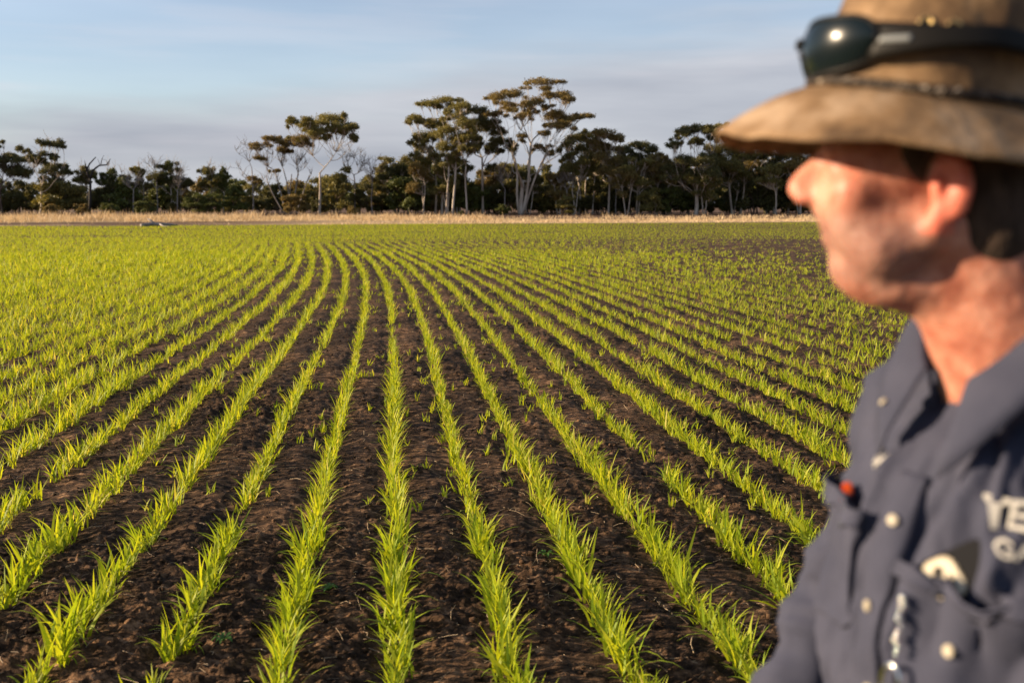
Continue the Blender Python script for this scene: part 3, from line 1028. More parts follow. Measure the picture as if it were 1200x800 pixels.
def shrub(px, D, top, fol, label, group, i=None, name="shrub", cat="shrub", wide=1.0):
    i = int(rs.integers(8)) if i is None else i
    tm, cm = PROTO[i]
    if not tm.materials: tm.materials.append(M_BARKD)
    key = (i, fol)
    if key not in SH_M:
        c2 = cm.copy(); c2.materials.clear(); c2.materials.append(FOL[fol]); SH_M[key] = c2
    X, zt = at(px, top, D)
    hh = max(v.co.z for v in PROTO[i][1].vertices) if ('h', i) not in SH_M else SH_M[('h', i)]
    SH_M[('h', i)] = hh
    GZ = float(ground_z(np.array([X]), np.array([D]))[0])
    s = (zt - GZ) / hh
    root = empty(name, (X, D, GZ), float(rs.random() * 6.28))
    root.scale = (s * wide, s * wide, s)
    tag(root, label, cat, group)
    link("trunk", tm, None, root)
    link("crown", SH_M[key], None, root)
    return root


named = [(170, 136, 234, 'green', "low rounded dark olive bush at the edge of the dry grass, left part", 2, 1.5),
         (57, 134, 238, 'brown', "low brownish bush below the thin-crowned gum", 4, 1.2),
         (128, 134, 237, 'green', "low olive bush under the blackened snag", 0, 1.3),
         (95, 135, 238, 'brown', "low rust-brown bush left of the blackened snag", 2, 1.2),
         (228, 136, 224, 'green', "bright green round shrub, left of a darker twin", 1, 1.2),
         (246, 137, 224, 'green', "dark green round shrub touching its brighter twin", 1, 1.1),
         (272, 140, 209, 'green', "wide sunlit yellow-green tree left of the dead grey tree", 3, 1.3),
         (143, 142, 205, 'green', "mid green bushy tree right of the blackened snag", 3, 1.2),
         (62, 142, 204, 'olive', "yellowish bushy tree behind the white lower trunk at left", 5, 1.2),
         (393, 141, 192, 'olive', "dark bushy tree right behind the umbrella gum's trunk", 3, 1.1),
         (480, 141, 203, 'green', "bright green domed tree left of the tall clump", 2, 1.1),
         (540, 133, 246, 'green', "small yellow-green bush at the foot of the tall clump", 4, 1.0),
         (590, 137, 238, 'green', "small bright green bush left of the tallest trunk", 0, 1.0),
         (663, 137, 228, 'olive', "olive shrub right of the tallest trunk", 1, 1.1),
         (765, 137, 218, 'olive', "pale conical olive shrub below the bushy bronze gum", 5, 1.0),
         (785, 139, 217, 'green', "bright green shrub beside the pale conical one", 1, 1.1),
         (345, 136, 226, 'brown', "brownish shrub at the foot of the bare leaning stems", 2, 1.2),
         (415, 134, 240, 'brown', "low rusty bush at the foot of the twiggy fan tree", 4, 1.1)]
for px, D, top, fol, lab, i, wd in named:
    shrub(px, D, top, fol, lab, "shrubs named one by one along the verge", i, wide=wd)
x = -190.0
while x < 1400:
    D = float(rs.uniform(143, 152))
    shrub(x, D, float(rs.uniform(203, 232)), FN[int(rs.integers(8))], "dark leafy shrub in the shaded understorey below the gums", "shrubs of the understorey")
    x += float(rs.uniform(13, 21))
x = -200.0
while x < 1420:
    D = float(rs.uniform(158, 185))
    right = x > 440
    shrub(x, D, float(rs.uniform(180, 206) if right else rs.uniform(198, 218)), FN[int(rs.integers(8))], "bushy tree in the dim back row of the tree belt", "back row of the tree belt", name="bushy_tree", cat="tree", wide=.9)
    x += float(rs.uniform(17, 27))
for i in range(9):
    px = 74 + i * 24 + random.uniform(-7, 7); tp = random.uniform(190, 203)
    cl = [(px + random.uniform(-9, 9), tp + random.uniform(2, 24), random.uniform(4, 8), random.uniform(3, 5)) for _ in range(7)]
    place_tree("gum_tree", "slender young gum with loose small crown rising from the bushes, left half", "tree", px, 146, cl, ('dark', 'olive', 'green')[i % 3], M_BARK, .15, (px, 215), tips=((px - 5, tp - 5), (px + 6, tp)), seed=150 + i, group="slender young gums among the left bushes")
for i in range(20):
    px = 440 + i * 26 + random.uniform(-8, 8); tp = random.uniform(184, 206)
    cl = [(px + random.uniform(-13, 13), tp + random.uniform(2, 30), random.uniform(5, 10), random.uniform(3, 6)) for _ in range(8)]
    place_tree("gum_tree", "slender pale-stemmed gum filling the middle height between the tall gums", "tree", px, random.uniform(136, 150), cl, ('olive', 'dark', 'brown')[i % 3], M_BARK, .20, (px + random.uniform(-6, 6), 212), seed=180 + i, group="slender gums between the tall gums",
               trunks=[(px, px + random.uniform(-8, 2), 212, .15), (px + 2, px + random.uniform(2, 9), 214, .13)])
for i, (px, tp) in enumerate([(156, 203), (208, 202), (436, 188), (592, 192), (664, 205), (722, 200)]):
    tips = [(px + random.uniform(-11, 11), tp + random.uniform(-6, 14)) for _ in range(8)]
    place_tree("dead_tree", "thin leafless tree of grey twigs, half hidden among the bushes", "dead tree", px, 141, [], 'brown', M_DEAD, .14, (px, 222), tips=tips, seed=210 + i, group="thin leafless trees half hidden among the bushes")
# gums outside the frame to either side and hidden behind the man, so that the belt goes on
for i, (px, tp) in enumerate([(-60, 165), (-120, 150), (1010, 150), (1060, 170), (1120, 140), (1190, 165), (1260, 150), (1330, 160)]):
    cl = [(px + random.uniform(-22, 22), tp + random.uniform(0, 42), random.uniform(9, 14), random.uniform(5, 8)) for _ in range(8)]
    place_tree("gum_tree", "olive gum of the belt beyond the photo's edge or behind the man", "tree", px, 143, cl, 'olive', M_BARK, .26, (px, 208), seed=50 + i, group="gums beyond the frame or behind the man")


def fallen_log():
    tb = Tubes(7); D = 68.5
    def pt(x, z, y=0):
        return ((x - 600) / F * D, D + y, z)
    tb.add([pt(176, .12, -1.2), pt(182, .18), pt(196, .14, .5), pt(206, .10, .8)], [.13, .12, .10, .05])
    tb.add([pt(184, .18), pt(178, .42, .2), pt(174, .55, .3)], [.09, .07, .03])
    tb.add([pt(190, .16), pt(200, .06, -1), pt(212, .05, -1.4)], [.07, .05, .03])
    root = link("fallen_branch", tb.mesh("fallen_branch"), M_DEAD)
    tag(root, "grey fallen branch lying between crop and dry grass at left", "branch")


fallen_log()

# ---------------------------------------------------------------- the man
class Field:
    """a signed distance field on a grid; shapes are merged smoothly and turned into one mesh"""
    def __init__(s, lo, hi, vx):
        s.lo = np.array(lo, float); s.vx = vx
        s.n = np.ceil((np.array(hi) - s.lo) / vx).astype(int) + 1
        s.a = np.full(s.n, .05, np.float32)

    def box(s, c, r):
        i0 = np.clip(np.floor((np.array(c) - r - s.lo) / s.vx).astype(int), 0, s.n - 1)
        i1 = np.clip(np.ceil((np.array(c) + r - s.lo) / s.vx).astype(int) + 1, 1, s.n)
        ax = [s.lo[k] + np.arange(i0[k], i1[k]) * s.vx for k in range(3)]
        G = np.meshgrid(*ax, indexing='ij')
        return tuple(slice(i0[k], i1[k]) for k in range(3)), np.stack(G, -1)

    def put(s, sl, d, k, sub=False):
        cur = s.a[sl]
        if sub:
            h = np.clip(.5 - .5 * (cur + d) / k, 0, 1)
            s.a[sl] = cur * (1 - h) - d * h + k * h * (1 - h)
        else:
            h = np.clip(.5 + .5 * (d - cur) / k, 0, 1)
            s.a[sl] = d * (1 - h) + cur * h - k * h * (1 - h)

    def ell(s, c, r, k=.012, M=None, sub=False, rot=None):
        c = np.array(c, float); r = np.array(r, float)
        Rm = np.eye(3)
        if rot is not None: Rm = np.array(Matrix.Rotation(rot[0], 3, rot[1]))
        if M is not None:
            c = M[0] @ c + M[1]; Rm = M[0] @ Rm
        sl, G = s.box(c, r.max() + k + .02)
        p = (G - c) @ Rm
        k0 = np.linalg.norm(p / r, axis=-1); k1 = np.linalg.norm(p / r ** 2, axis=-1) + 1e-9
        s.put(sl, k0 * (k0 - 1) / k1, k, sub)

    def cap(s, a, b, ra, rb, k=.012, M=None, sub=False, sq=None):
        a = np.array(a, float); b = np.array(b, float)
        if M is not None: a = M[0] @ a + M[1]; b = M[0] @ b + M[1]
        c = (a + b) / 2; rr = np.abs(b - a) / 2 + max(ra, rb) + k + .02
        sl, G = s.box(c, rr)
        ab = b - a; t = np.clip(((G - a) @ ab) / (ab @ ab), 0, 1)
        q = G - a - t[..., None] * ab
        if sq is not None: q = q / np.array(sq)
        s.put(sl, np.linalg.norm(q, axis=-1) - (ra + (rb - ra) * t), k, sub)

    def mesh(s, name, smooth=2):
        g = openvdb.FloatGrid(.05)
        g.copyFromArray(s.a)
        pts, quads_ = g.convertToQuads(0.0)
        pts = pts * s.vx + s.lo
        quads_ = np.ascontiguousarray(quads_)
        for _ in range(smooth):
            acc = np.zeros_like(pts); cnt = np.zeros(len(pts))
            for i in range(4):
                np.add.at(acc, quads_[:, i], pts[quads_[:, (i + 1) % 4]]); np.add.at(cnt, quads_[:, i], 1)
                np.add.at(acc, quads_[:, i], pts[quads_[:, (i - 1) % 4]]); np.add.at(cnt, quads_[:, i], 1)
            pts = pts * .5 + acc / cnt[:, None] * .5
        me = mesh_np(name, pts, quads_.ravel(), np.full(len(quads_), 4), True)
        return me


def bvh(me):
    return BVHTree.FromPolygons([v.co[:] for v in me.vertices], [p.vertices[:] for p in me.polygons])


MAN_X, MAN_Y, MAN_RZ = .528, 1.0, rad(-72)
KM = .980                               # the man's overall size
HEAD_YAW = rad(-102) - MAN_RZ            # head is turned further to his right than his chest
man = empty("person", (MAN_X, MAN_Y, float(ground_z(np.array([MAN_X]), np.array([MAN_Y]))[0])), MAN_RZ)
man.scale = (KM, KM, KM)
tag(man, "man in a brown hat and grey-blue work shirt looking away over the field", "person")
# head frame (origin between the ears, facing -Y) inside the man's frame
_w = Vector((.405, 1.0, 1.616)) - man.location
_hl = (Matrix.Rotation(-MAN_RZ, 3, 'Z') @ _w) / KM
HS = 1.0 / KM
HR = np.array(Matrix.Rotation(HEAD_YAW, 3, 'Z') @ Matrix.Rotation(rad(0), 3, 'X'))
HM = (HR * HS, np.array(_hl))
HM4 = Matrix.Translation(_hl) @ (Matrix.Rotation(HEAD_YAW, 4, 'Z') @ Matrix.Rotation(rad(0), 4, 'X')) @ Matrix.Scale(HS, 4)
HN = (HR, np.array(_hl))                   # same without the scale, for shapes given in metres


def head_ell(Fd, c, r, k=.012, sub=False, rot=None):
    Fd.ell(np.array(c) * HS, np.array(r) * HS, k, HN, sub, rot)


def head_cap(Fd, a, b, ra, rb, k=.012, sub=False):
    Fd.cap(np.array(a) * HS, np.array(b) * HS, ra * HS, rb * HS, k, HN, sub)


hc = np.array(_hl)
ARMS = {-1: [(-.150, .010, 1.365), (-.235, -.040, 1.110), (-.225, -.170, .895)], 1: [(.170, .015, 1.390), (.245, .045, 1.115), (.270, -.06, .87)]}


def build_body():
    B = Field((-.36, -.30, -.01), (.40, .24, 1.80), .0042)
    # trunk and legs
    B.ell((0, .0, 1.00), (.155, .112, .13), .03)
    B.ell((0, -.005, 1.14), (.145, .115, .15), .04)
    B.ell((0, .0, 1.29), (.155, .112, .15), .04)
    B.cap((-.13, .015, 1.40), (.13, .015, 1.40), .05, .05, .05)
    for s in (-1, 1):
        B.cap((s * .09, 0, .95), (s * .115, -.01, .50), .088, .056, .03)
        B.cap((s * .115, -.01, .50), (s * .13, .02, .10), .054, .038, .02)
        B.ell((s * .118, .02, .36), (.052, .056, .12), .02)
        B.cap((s * .13, .03, .05), (s * .145, -.13, .035), .042, .034, .03)
        sh, el, wr = ARMS[s]
        B.ell(sh, (.062, .062, .07), .03)
        B.cap(sh, el, .050, .038, .02)
        B.cap(el, wr, .040, .026, .02)
        # hand: palm, four fingers of different length, thumb
        w = np.array(wr); d = np.array([0, -.30, -.95]); d /= np.linalg.norm(d)
        side = np.array([0, -.95, .30])        # towards the thumb
        inn = np.array([-s, 0, 0.0])
        B.cap(w, w + d * .075, .026, .030, .014, sq=(.62, 1, 1))
        for i, (o, L_) in enumerate(((.027, .072), (.009, .080), (-.010, .074), (-.027, .058))):
            r0 = w + d * .085 + side * o
            p1 = r0 + d * L_ * .45 + inn * .006; p2 = p1 + d * L_ * .32 + inn * .018; p3 = p2 + d * L_ * .2 + inn * .02
            B.cap(r0 - d * .02, p1, .0095, .0088, .004); B.cap(p1, p2, .0088, .0080, .003); B.cap(p2, p3, .0080, .0068, .003)
        t0 = w + d * .02 + side * .022; t1 = t0 + d * .035 + side * .028 + inn * .01; t2 = t1 + d * .03 + side * .006 + inn * .012
        B.cap(t0, t1, .014, .011, .006); B.cap(t1, t2, .011, .0085, .004)
    # neck
    nb = np.array([0, .012, 1.42]); nt = hc + HR @ np.array([0, .050, -.03])
    B.cap(nb, nt, .084, .072, .03)
    B.cap(np.array([0, -.022, 1.425]), hc + HR @ np.array([0, .036, -.070]), .040, .042, .035)
    head_ell(B, (0, -.016, -.093), (.050, .056, .030), .03)
    # head
    head_ell(B, (0, .010, .045), (.074, .097, .085), .02)
    head_ell(B, (0, -.040, -.002), (.060, .056, .064), .03)
    head_ell(B, (0, -.034, -.056), (.052, .044, .034), .02)
    for s in (-1, 1):
        head_cap(B, (s * .058, .002, -.042), (s * .024, -.057, -.080), .021, .016, .02)
        head_ell(B, (s * .050, -.040, -.055), (.020, .026, .026), .02)
        head_ell(B, (s * .042, -.068, -.006), (.023, .021, .022), .02)
        head_ell(B, (s * .036, -.066, -.038), (.020, .022, .022), .02)
    head_ell(B, (0, -.0665, -.080), (.020, .015, .017), .016)
    head_cap(B, (-.036, -.078, .040), (.036, -.078, .040), .013, .013, .014)
    head_ell(B, (0, -.0735, -.040), (.026, .016, .024), .014)
    for s in (-1, 1):
        head_ell(B, (s * .031, -.102, .024), (.015, .016, .011), .008, sub=True)
        head_ell(B, (s * .031, -.080, .025), (.0135, .0125, .0125), .004)
        head_ell(B, (s * .031, -.0865, .0325), (.016, .009, .004), .004, rot=(rad(-12), 'X'))
        head_ell(B, (s * .031, -.0855, .0165), (.015, .008, .0035), .004)
    head_cap(B, (0, -.090, .034), (0, -.113, .000), .0080, .0090, .010)
    head_ell(B, (0, -.115, -.003), (.0095, .0105, .0085), .010)
    head_ell(B, (0, -.101, .004), (.0125, .0200, .0170), .012)
    for s in (-1, 1): head_ell(B, (s * .020, -.090, -.010), (.013, .012, .020), .014)
    for s in (-1, 1):
        head_ell(B, (s * .0135, -.108, -.010), (.0085, .0130, .0085), .006)
        head_ell(B, (s * .0065, -.110, -.0185), (.0035, .005, .004), .003, sub=True)
    head_ell(B, (0, -.0870, -.0385), (.022, .0075, .0055), .006)
    head_ell(B, (0, -.0835, -.0515), (.020, .0075, .0065), .006)
    head_ell(B, (0, -.0965, -.0450), (.022, .008, .0015), .003, sub=True)
    # ears
    for s in (-1, 1):
        r_ = (rad(-26) * s, 'Z')
        head_ell(B, (s * .081, .013, -.002), (.0080, .020, .032), .006, rot=r_)
        head_ell(B, (s * .078, .004, -.031), (.0065, .010, .013), .006)
        head_ell(B, (s * .0900, .004, .004), (.0100, .0120, .0200), .004, sub=True, rot=r_)
        head_ell(B, (s * .080, .001, .000), (.006, .005, .008), .004)
    return B.mesh("person_body", 1)


def skin():
    m = noisy("weathered_skin", [(.34, (.32, .105, .066)), (.5, (.43, .170, .110)), (.66, (.55, .265, .185))], 34, .50, .35, .55, 75, coord='Object', dist=.0040)
    nt = m.node_tree; N = nt.nodes; L = nt.links; b = N["Principled BSDF"]
    b.inputs['Subsurface Weight'].default_value = .35
    b.inputs['Subsurface Radius'].default_value = (.9, .28, .14)
    b.inputs['Subsurface Scale'].default_value = .012
    # greying stubble over jaw, chin and upper lip (the thing's own colour)
    src = b.inputs['Base Color'].links[0].from_socket
    at_ = N.new("ShaderNodeAttribute"); at_.attribute_name = "stubble"
    ns = N.new("ShaderNodeTexNoise"); ns.inputs['Scale'].default_value = 900
    tc = N.new("ShaderNodeTexCoord"); L.new(tc.outputs['Object'], ns.inputs['Vector'])
    mu = N.new("ShaderNodeMath"); mu.operation = 'MULTIPLY'; L.new(at_.outputs['Fac'], mu.inputs[0]); L.new(ns.outputs[0], mu.inputs[1]); 
    mx = N.new("ShaderNodeMix"); mx.data_type = 'RGBA'; L.new(mu.outputs[0], mx.inputs[0]); L.new(src, mx.inputs[6]); mx.inputs[7].default_value = (.15, .115, .10, 1)
    a2 = N.new("ShaderNodeAttribute"); a2.attribute_name = "flush"
    m2 = N.new("ShaderNodeMix"); m2.data_type = 'RGBA'; L.new(a2.outputs['Fac'], m2.inputs[0]); L.new(mx.outputs[2], m2.inputs[6]); m2.inputs[7].default_value = (.66, .17, .11, 1)
    L.new(m2.outputs[2], b.inputs['Base Color'])
    return m


body_me = build_body()
_P = np.empty(len(body_me.vertices) * 3); body_me.vertices.foreach_get("co", _P); _P = _P.reshape(-1, 3)
_hp = ((_P - hc) @ HR) / HS
st = np.exp(-((_hp[:, 2] + .062) / .030) ** 2) * np.clip((.012 - _hp[:, 1]) / .03, 0, 1) * np.clip((_hp[:, 2] + .12) / .02, 0, 1)
st *= np.where(_P[:, 2] > 1.45, 1, 0)
fl = np.exp(-((np.abs(_hp[:, 0]) - .045) / .02) ** 2 - ((_hp[:, 1] + .066) / .022) ** 2 - ((_hp[:, 2] - .004) / .018) ** 2) * .55
fl = fl + np.exp(-((_hp[:, 1] + .118) / .014) ** 2 - ((_hp[:, 2] + .004) / .014) ** 2) * .35
fl = np.where(np.abs(_hp[:, 0]) > .074, .75 * (np.abs(_hp[:, 1] - .01) < .03), fl) * (np.abs(_hp[:, 2]) < .045)  # ears: own redness plus sunlight glowing through, put into the colour
for nm, arr in (("stubble", st), ("flush", fl)):
    at_ = body_me.attributes.new(nm, 'FLOAT', 'POINT'); at_.data.foreach_set("value", np.clip(arr * (2.0 if nm == 'stubble' else 1), 0, 1).astype(np.float32))
M_SKIN = skin()
body = link("body", body_me, M_SKIN, man)

# hair: cropped, below the hat and round the back of the skull
def build_hair():
    Fd = Field(hc - .17, hc + .17, .0032)
    head_ell(Fd, (0, .014, .042), (.078, .100, .088), .01)
    head_ell(Fd, (0, .050, -.020), (.062, .054, .050), .03)
    head_ell(Fd, (0, .062, -.040), (.0755, .054, .062), .03)  # nape mass enlarged to stand in for the dark shade behind the ear
    head_ell(Fd, (0, -.085, .01), (.10, .070, .15), .006, sub=True)
    for s in (-1, 1):
        head_ell(Fd, (s * .08, -.02, -.035), (.030, .040, .040), .006, sub=True)
        head_ell(Fd, (s * .085, .010, .002), (.022, .024, .036), .006, sub=True)
    return Fd.mesh("hair", 1)


M_HAIR = noisy("short_brown_hair", [(.3, (.022, .014, .010)), (.7, (.085, .055, .040))], 90, .8, .2, .9, 300, stretch=(1, 1, .3), dist=.004)
link("hair", build_hair(), M_HAIR, man)
# eyes
def ball(name, c, r, m, parent, M4, sub=2):
    bm_ = bpy.data.meshes.new(name)
    import bmesh
    b = bmesh.new(); bmesh.ops.create_icosphere(b, subdivisions=sub + 1, radius=r); b.to_mesh(bm_); b.free()
    for p in bm_.polygons: p.use_smooth = True
    bm_.transform(M4 @ Matrix.Translation(c))
    return link(name, bm_, m, parent)


M_EYE = mat("eye_white", (.55, .50, .46), .25, .4)
M_IRIS = mat("iris", (.06, .09, .11), .1, .6)
for s in (-1, 1):
    e = ball("eye", (s * .030, -.0785, .0245), .0112, M_EYE, man, HM4)
    ball("iris", (s * .030, -.0840, .0245), .0062, M_IRIS, e, HM4)

# ------------------------------------------------ clothes
M_SHIRT = noisy("work_shirt_cotton", [(.3, (.030, .033, .054)), (.7, (.056, .058, .085))], 7, .85, .15, .5, 700, dist=.0012)
M_NAVY = noisy("navy_lining", [(.3, (.018, .024, .050)), (.7, (.032, .040, .075))], 9, .85, .15, .4, 700, dist=.001)
M_TROU = noisy("dark_work_trousers", [(.3, (.028, .032, .045)), (.7, (.05, .055, .07))], 8, .9, .1, .5, 500, dist=.001)
M_BOOT = noisy("brown_boot_leather", [(.3, (.07, .04, .022)), (.7, (.15, .09, .05))], 14, .6, .3, .4, 90, dist=.002)


def build_shirt():
    S = Field((-.40, -.30, .80), (.42, .26, 1.56), .0045)
    S.ell((0, .0, 1.00), (.185, .145, .24), .04)
    S.ell((0, -.022, 1.14), (.182, .158, .19), .05)
    S.ell((0, -.006, 1.27), (.186, .148, .165), .05)
    S.cap((-.120, .015, 1.365), (.135, .015, 1.372), .056, .060, .05)
    S.cap((-.07, .02, 1.43), (.07, .02, 1.43), .042, .042, .04)
    S.cap((0, .02, 1.40), (0, .012, 1.51), .094, .084, .03)
    for s in (-1, 1):
        sh, el, wr = [np.array(q) for q in ARMS[s]]
        S.ell(sh, (.080, .080, .085), .04)
        S.cap(sh, el, .068, .056, .03)
        S.cap(el, el + (wr - el) * .86, .056, .044, .02)
    # neck opening, open down the throat
    S.cap((0, .02, 1.44), (0, -.02, 1.60), .080, .090, .006, sub=True)
    S.cap((0, -.085, 1.47), (0, -.165, 1.375), .046, .014, .006, sub=True)
    # hem
    sl, G = S.box((0, 0, .82), (.5, .4, .06)); S.put(sl, G[..., 2] - .86 - .010 * np.cos(G[..., 0] * 14), .004, True)
    me = S.mesh("shirt", 2)
    P = np.empty(len(me.vertices) * 3); me.vertices.foreach_get("co", P); P = P.reshape(-1, 3)
    Nn = np.empty(len(me.vertices) * 3); me.vertices.foreach_get("normal", Nn); Nn = Nn.reshape(-1, 3)
    x, y, z = P.T
    a = np.arctan2(x, -y)
    # folds: long slanting ones from the shoulders, cross ones at elbow and waist, small rumples all over
    f = np.zeros(len(P))
    f += .0060 * np.sin((a * 3.1 + z * 11) * 2.3 + 3 * fbm(a * 2 + 5, z * 6, 3, 3)) * np.clip((1.42 - z) / .15, 0, 1)
    f += .0085 * np.sin(a * 9 + z * 34 + 7 * fbm(a * 3, z * 7, 44, 3)) * np.clip(fbm(a * 2 + 8, z * 5, 61, 2) - .30, 0, 1) * 1.6
    f += .0105 * (fbm(a * 5.0 + z * 10 + 9, z * 9 - a * 3, 8, 4) - .45)
    f += .0260 * np.abs(fbm(a * 5 - z * 16, z * 6 + a * 3, 15, 3) - .45)
    f += .0150 * np.abs(fbm(a * 9 + z * 8, z * 12 - a * 4, 35, 3) - .45)
    for a0, z0, a1, z1, am, wd in ((.50, 1.40, .12, 1.20, .013, .010), (.85, 1.36, .40, 1.17, .012, .011), (-.32, 1.38, -.16, 1.14, .012, .009), (-.95, 1.20, -.42, .98, .012, .012),
                                   (.30, 1.12, .95, 1.00, .012, .012), (-.10, 1.10, -.75, 1.02, .011, .010), (1.25, 1.30, .70, 1.10, .013, .012), (-.75, 1.32, -.55, 1.10, .010, .008),
                                   (.20, 1.10, .32, .90, .011, .010), (-1.2, 1.28, -.8, 1.12, .012, .010), (.62, 1.42, .70, 1.22, .010, .009)):
        px_, pz_ = a * .15, z; ax_, az_ = a0 * .15, z0; dx_, dz2 = (a1 - a0) * .15, z1 - z0
        tt_ = np.clip(((px_ - ax_) * dx_ + (pz_ - az_) * dz2) / (dx_ ** 2 + dz2 ** 2), 0, 1)
        ex_, ez_ = px_ - ax_ - tt_ * dx_, pz_ - az_ - tt_ * dz2
        ln = math.hypot(dx_, dz2); sg_ = (ex_ * dz2 - ez_ * dx_) / ln + .004 * np.sin(tt_ * 9)
        dd = np.hypot(ex_, ez_)
        f += am * np.sin(math.pi * tt_) ** .6 * (np.exp(-(sg_ / wd) ** 2) - .6 * np.exp(-((sg_ - wd * 1.5) / wd) ** 2)) * (dd < .05) * np.exp(-np.clip(dd - .03, 0, 1) * 90) * (y < 0)
    arm = np.clip((np.abs(x) - .19) / .03, 0, 1)
    f += arm * .0050 * np.sin(z * 70 + 9 * fbm(x * 14, z * 9, 5, 3) + y * 40)
    P = P + Nn * f[:, None]
    me.vertices.foreach_set("co", P.ravel().astype(np.float32)); me.update()
    return me


shirt_me = build_shirt()
shirt = link("shirt", shirt_me, M_SHIRT, man)
SB = bvh(shirt_me)


def on_shirt(theta, z, lift, guess=.5):
    """point on the shirt front: theta from straight ahead (-Y) towards his left (+X)"""
    d = Vector((math.sin(theta), -math.cos(theta), 0))
    o = Vector((0, 0, z)) + d * .27
    if abs(theta) > .3:                                     # stay off the sleeves
        o = Vector((0, 0, z)) + d * .21
    h, n, i, dist = SB.ray_cast(o, -d)
    if h is None: h, n = Vector((0, 0, z)) + d * .14, d
    return np.array(h) + np.array(n) * lift, np.array(n)


def arc(theta0, u): return theta0 + u / .150


def patch(name, th0, z0, w, h, mtl, lift=.0025, thick=.0022, bulge=None, nu=22, nv=22, shape=None, slant=0.0, parent=None):
    P = np.zeros((nu, nv, 3))
    for i in range(nu):
        for j in range(nv):
            u = (i / (nu - 1) - .5) * w; v = (j / (nv - 1) - .5) * h
            if shape: u, v = shape(u, v)
            e = 0 if bulge is None else bulge(u / w, v / h)
            P[i, j], _ = on_shirt(arc(th0, u), z0 + v + slant * u, lift + e)
    # smooth the projected sheet a little
    for _ in range(2):
        Q = P.copy(); Q[1:-1, 1:-1] = (P[:-2, 1:-1] + P[2:, 1:-1] + P[1:-1, :-2] + P[1:-1, 2:]) / 4 * .5 + P[1:-1, 1:-1] * .5; P = Q
    me = grid_mesh(name, P)
    o = link(name, me, mtl, parent or shirt)
    solidify(o, thick, 0)
    return o


def disc(name, c, n, r, t, m, parent, holes=True):
    import bmesh
    b = bmesh.new()
    R_ = Vector(n).to_track_quat('Z', 'Y').to_matrix().to_4x4()
    bmesh.ops.create_cone(b, cap_ends=True, segments=20, radius1=r, radius2=r * .86, depth=t, matrix=Matrix.Translation(Vector(c)) @ R_)
    bmesh.ops.create_cone(b, cap_ends=True, segments=16, radius1=r * .62, radius2=r * .55, depth=t * .5, matrix=Matrix.Translation(Vector(c) + Vector(n) * t * .62) @ R_)
    me = bpy.data.meshes.new(name); b.to_mesh(me); b.free()
    return link(name, me, m, parent)


M_BTN = mat("cream_button", (.40, .35, .26), .45, .5)
M_WHITE = mat("white_embroidery", (.42, .40, .36), .8, .2)
placket = patch("placket", .0, 1.115, .034, .48, M_SHIRT, .004, .003, nu=6, nv=70)
for zb in (1.310, 1.222, 1.134, 1.046, .96):
    c, n = on_shirt(.0, zb, .0078)
    disc("button", c, n, .0062, .0022, M_BTN, placket)


def pocket_shape(u, v):
    return u * (1.0 if v > -.04 else 1 - .35 * ((-.04 - v) / .03)), v


PK = {}
PZ = {1: 1.206, -1: 1.238}
for s, th, nm in ((1, .60, "left"), (-1, -.60, "right")):
    pk = patch("pocket", th, PZ[s], .118, .135, M_SHIRT, .004, .0025, shape=pocket_shape,
               bulge=(lambda u, v: .017 * math.exp(-((v - .5) / .35) ** 2) * math.cos(u * 2.6)))
    hem = patch("pocket_hem", th, PZ[s] + .061, .118, .016, M_SHIRT, .0225, .0030, nv=5, parent=pk, bulge=(lambda u, v: .0 - .006 * (1 - math.cos(u * 2.6))))
    c, n = on_shirt(arc(th, -.012 * s), PZ[s] + .006, .0095)
    if s > 0: disc("pocket_button", c, n, .0065, .0022, M_BTN, pk)
    PK[s] = pk


def lettering(txt, th0, z0, size, slant=0.0, name="embroidery"):
    cu = bpy.data.curves.new(name, 'FONT'); cu.body = txt; cu.size = size; cu.align_x = 'CENTER'; cu.align_y = 'CENTER'
    cu.offset = size * .018; cu.resolution_u = 2
    tmp = bpy.data.objects.new("tmp", cu); COL.objects.link(tmp)
    dg = bpy.context.evaluated_depsgraph_get(); me = bpy.data.meshes.new_from_object(tmp.evaluated_get(dg))
    bpy.data.objects.remove(tmp); bpy.data.curves.remove(cu)
    me.materials.clear()
    for v in me.vertices:
        p, _ = on_shirt(arc(th0, v.co.x), z0 + v.co.y + slant * v.co.x, .0050)
        v.co = p
    me.name = name
    return link(name, me, M_WHITE, shirt)


lettering("TELGAR", .98, 1.342, .034)
lettering("GARLAND", .96, 1.315, .019)
lettering("TIM", -.50, 1.352, .024)
lg = patch("logo_emblem", 1.08, 1.370, .024, .024, M_WHITE, .003, .001, nu=10, nv=10, shape=lambda u, v: (u * math.sqrt(max(0, 1 - 2 * (v / .024) ** 2)), v))


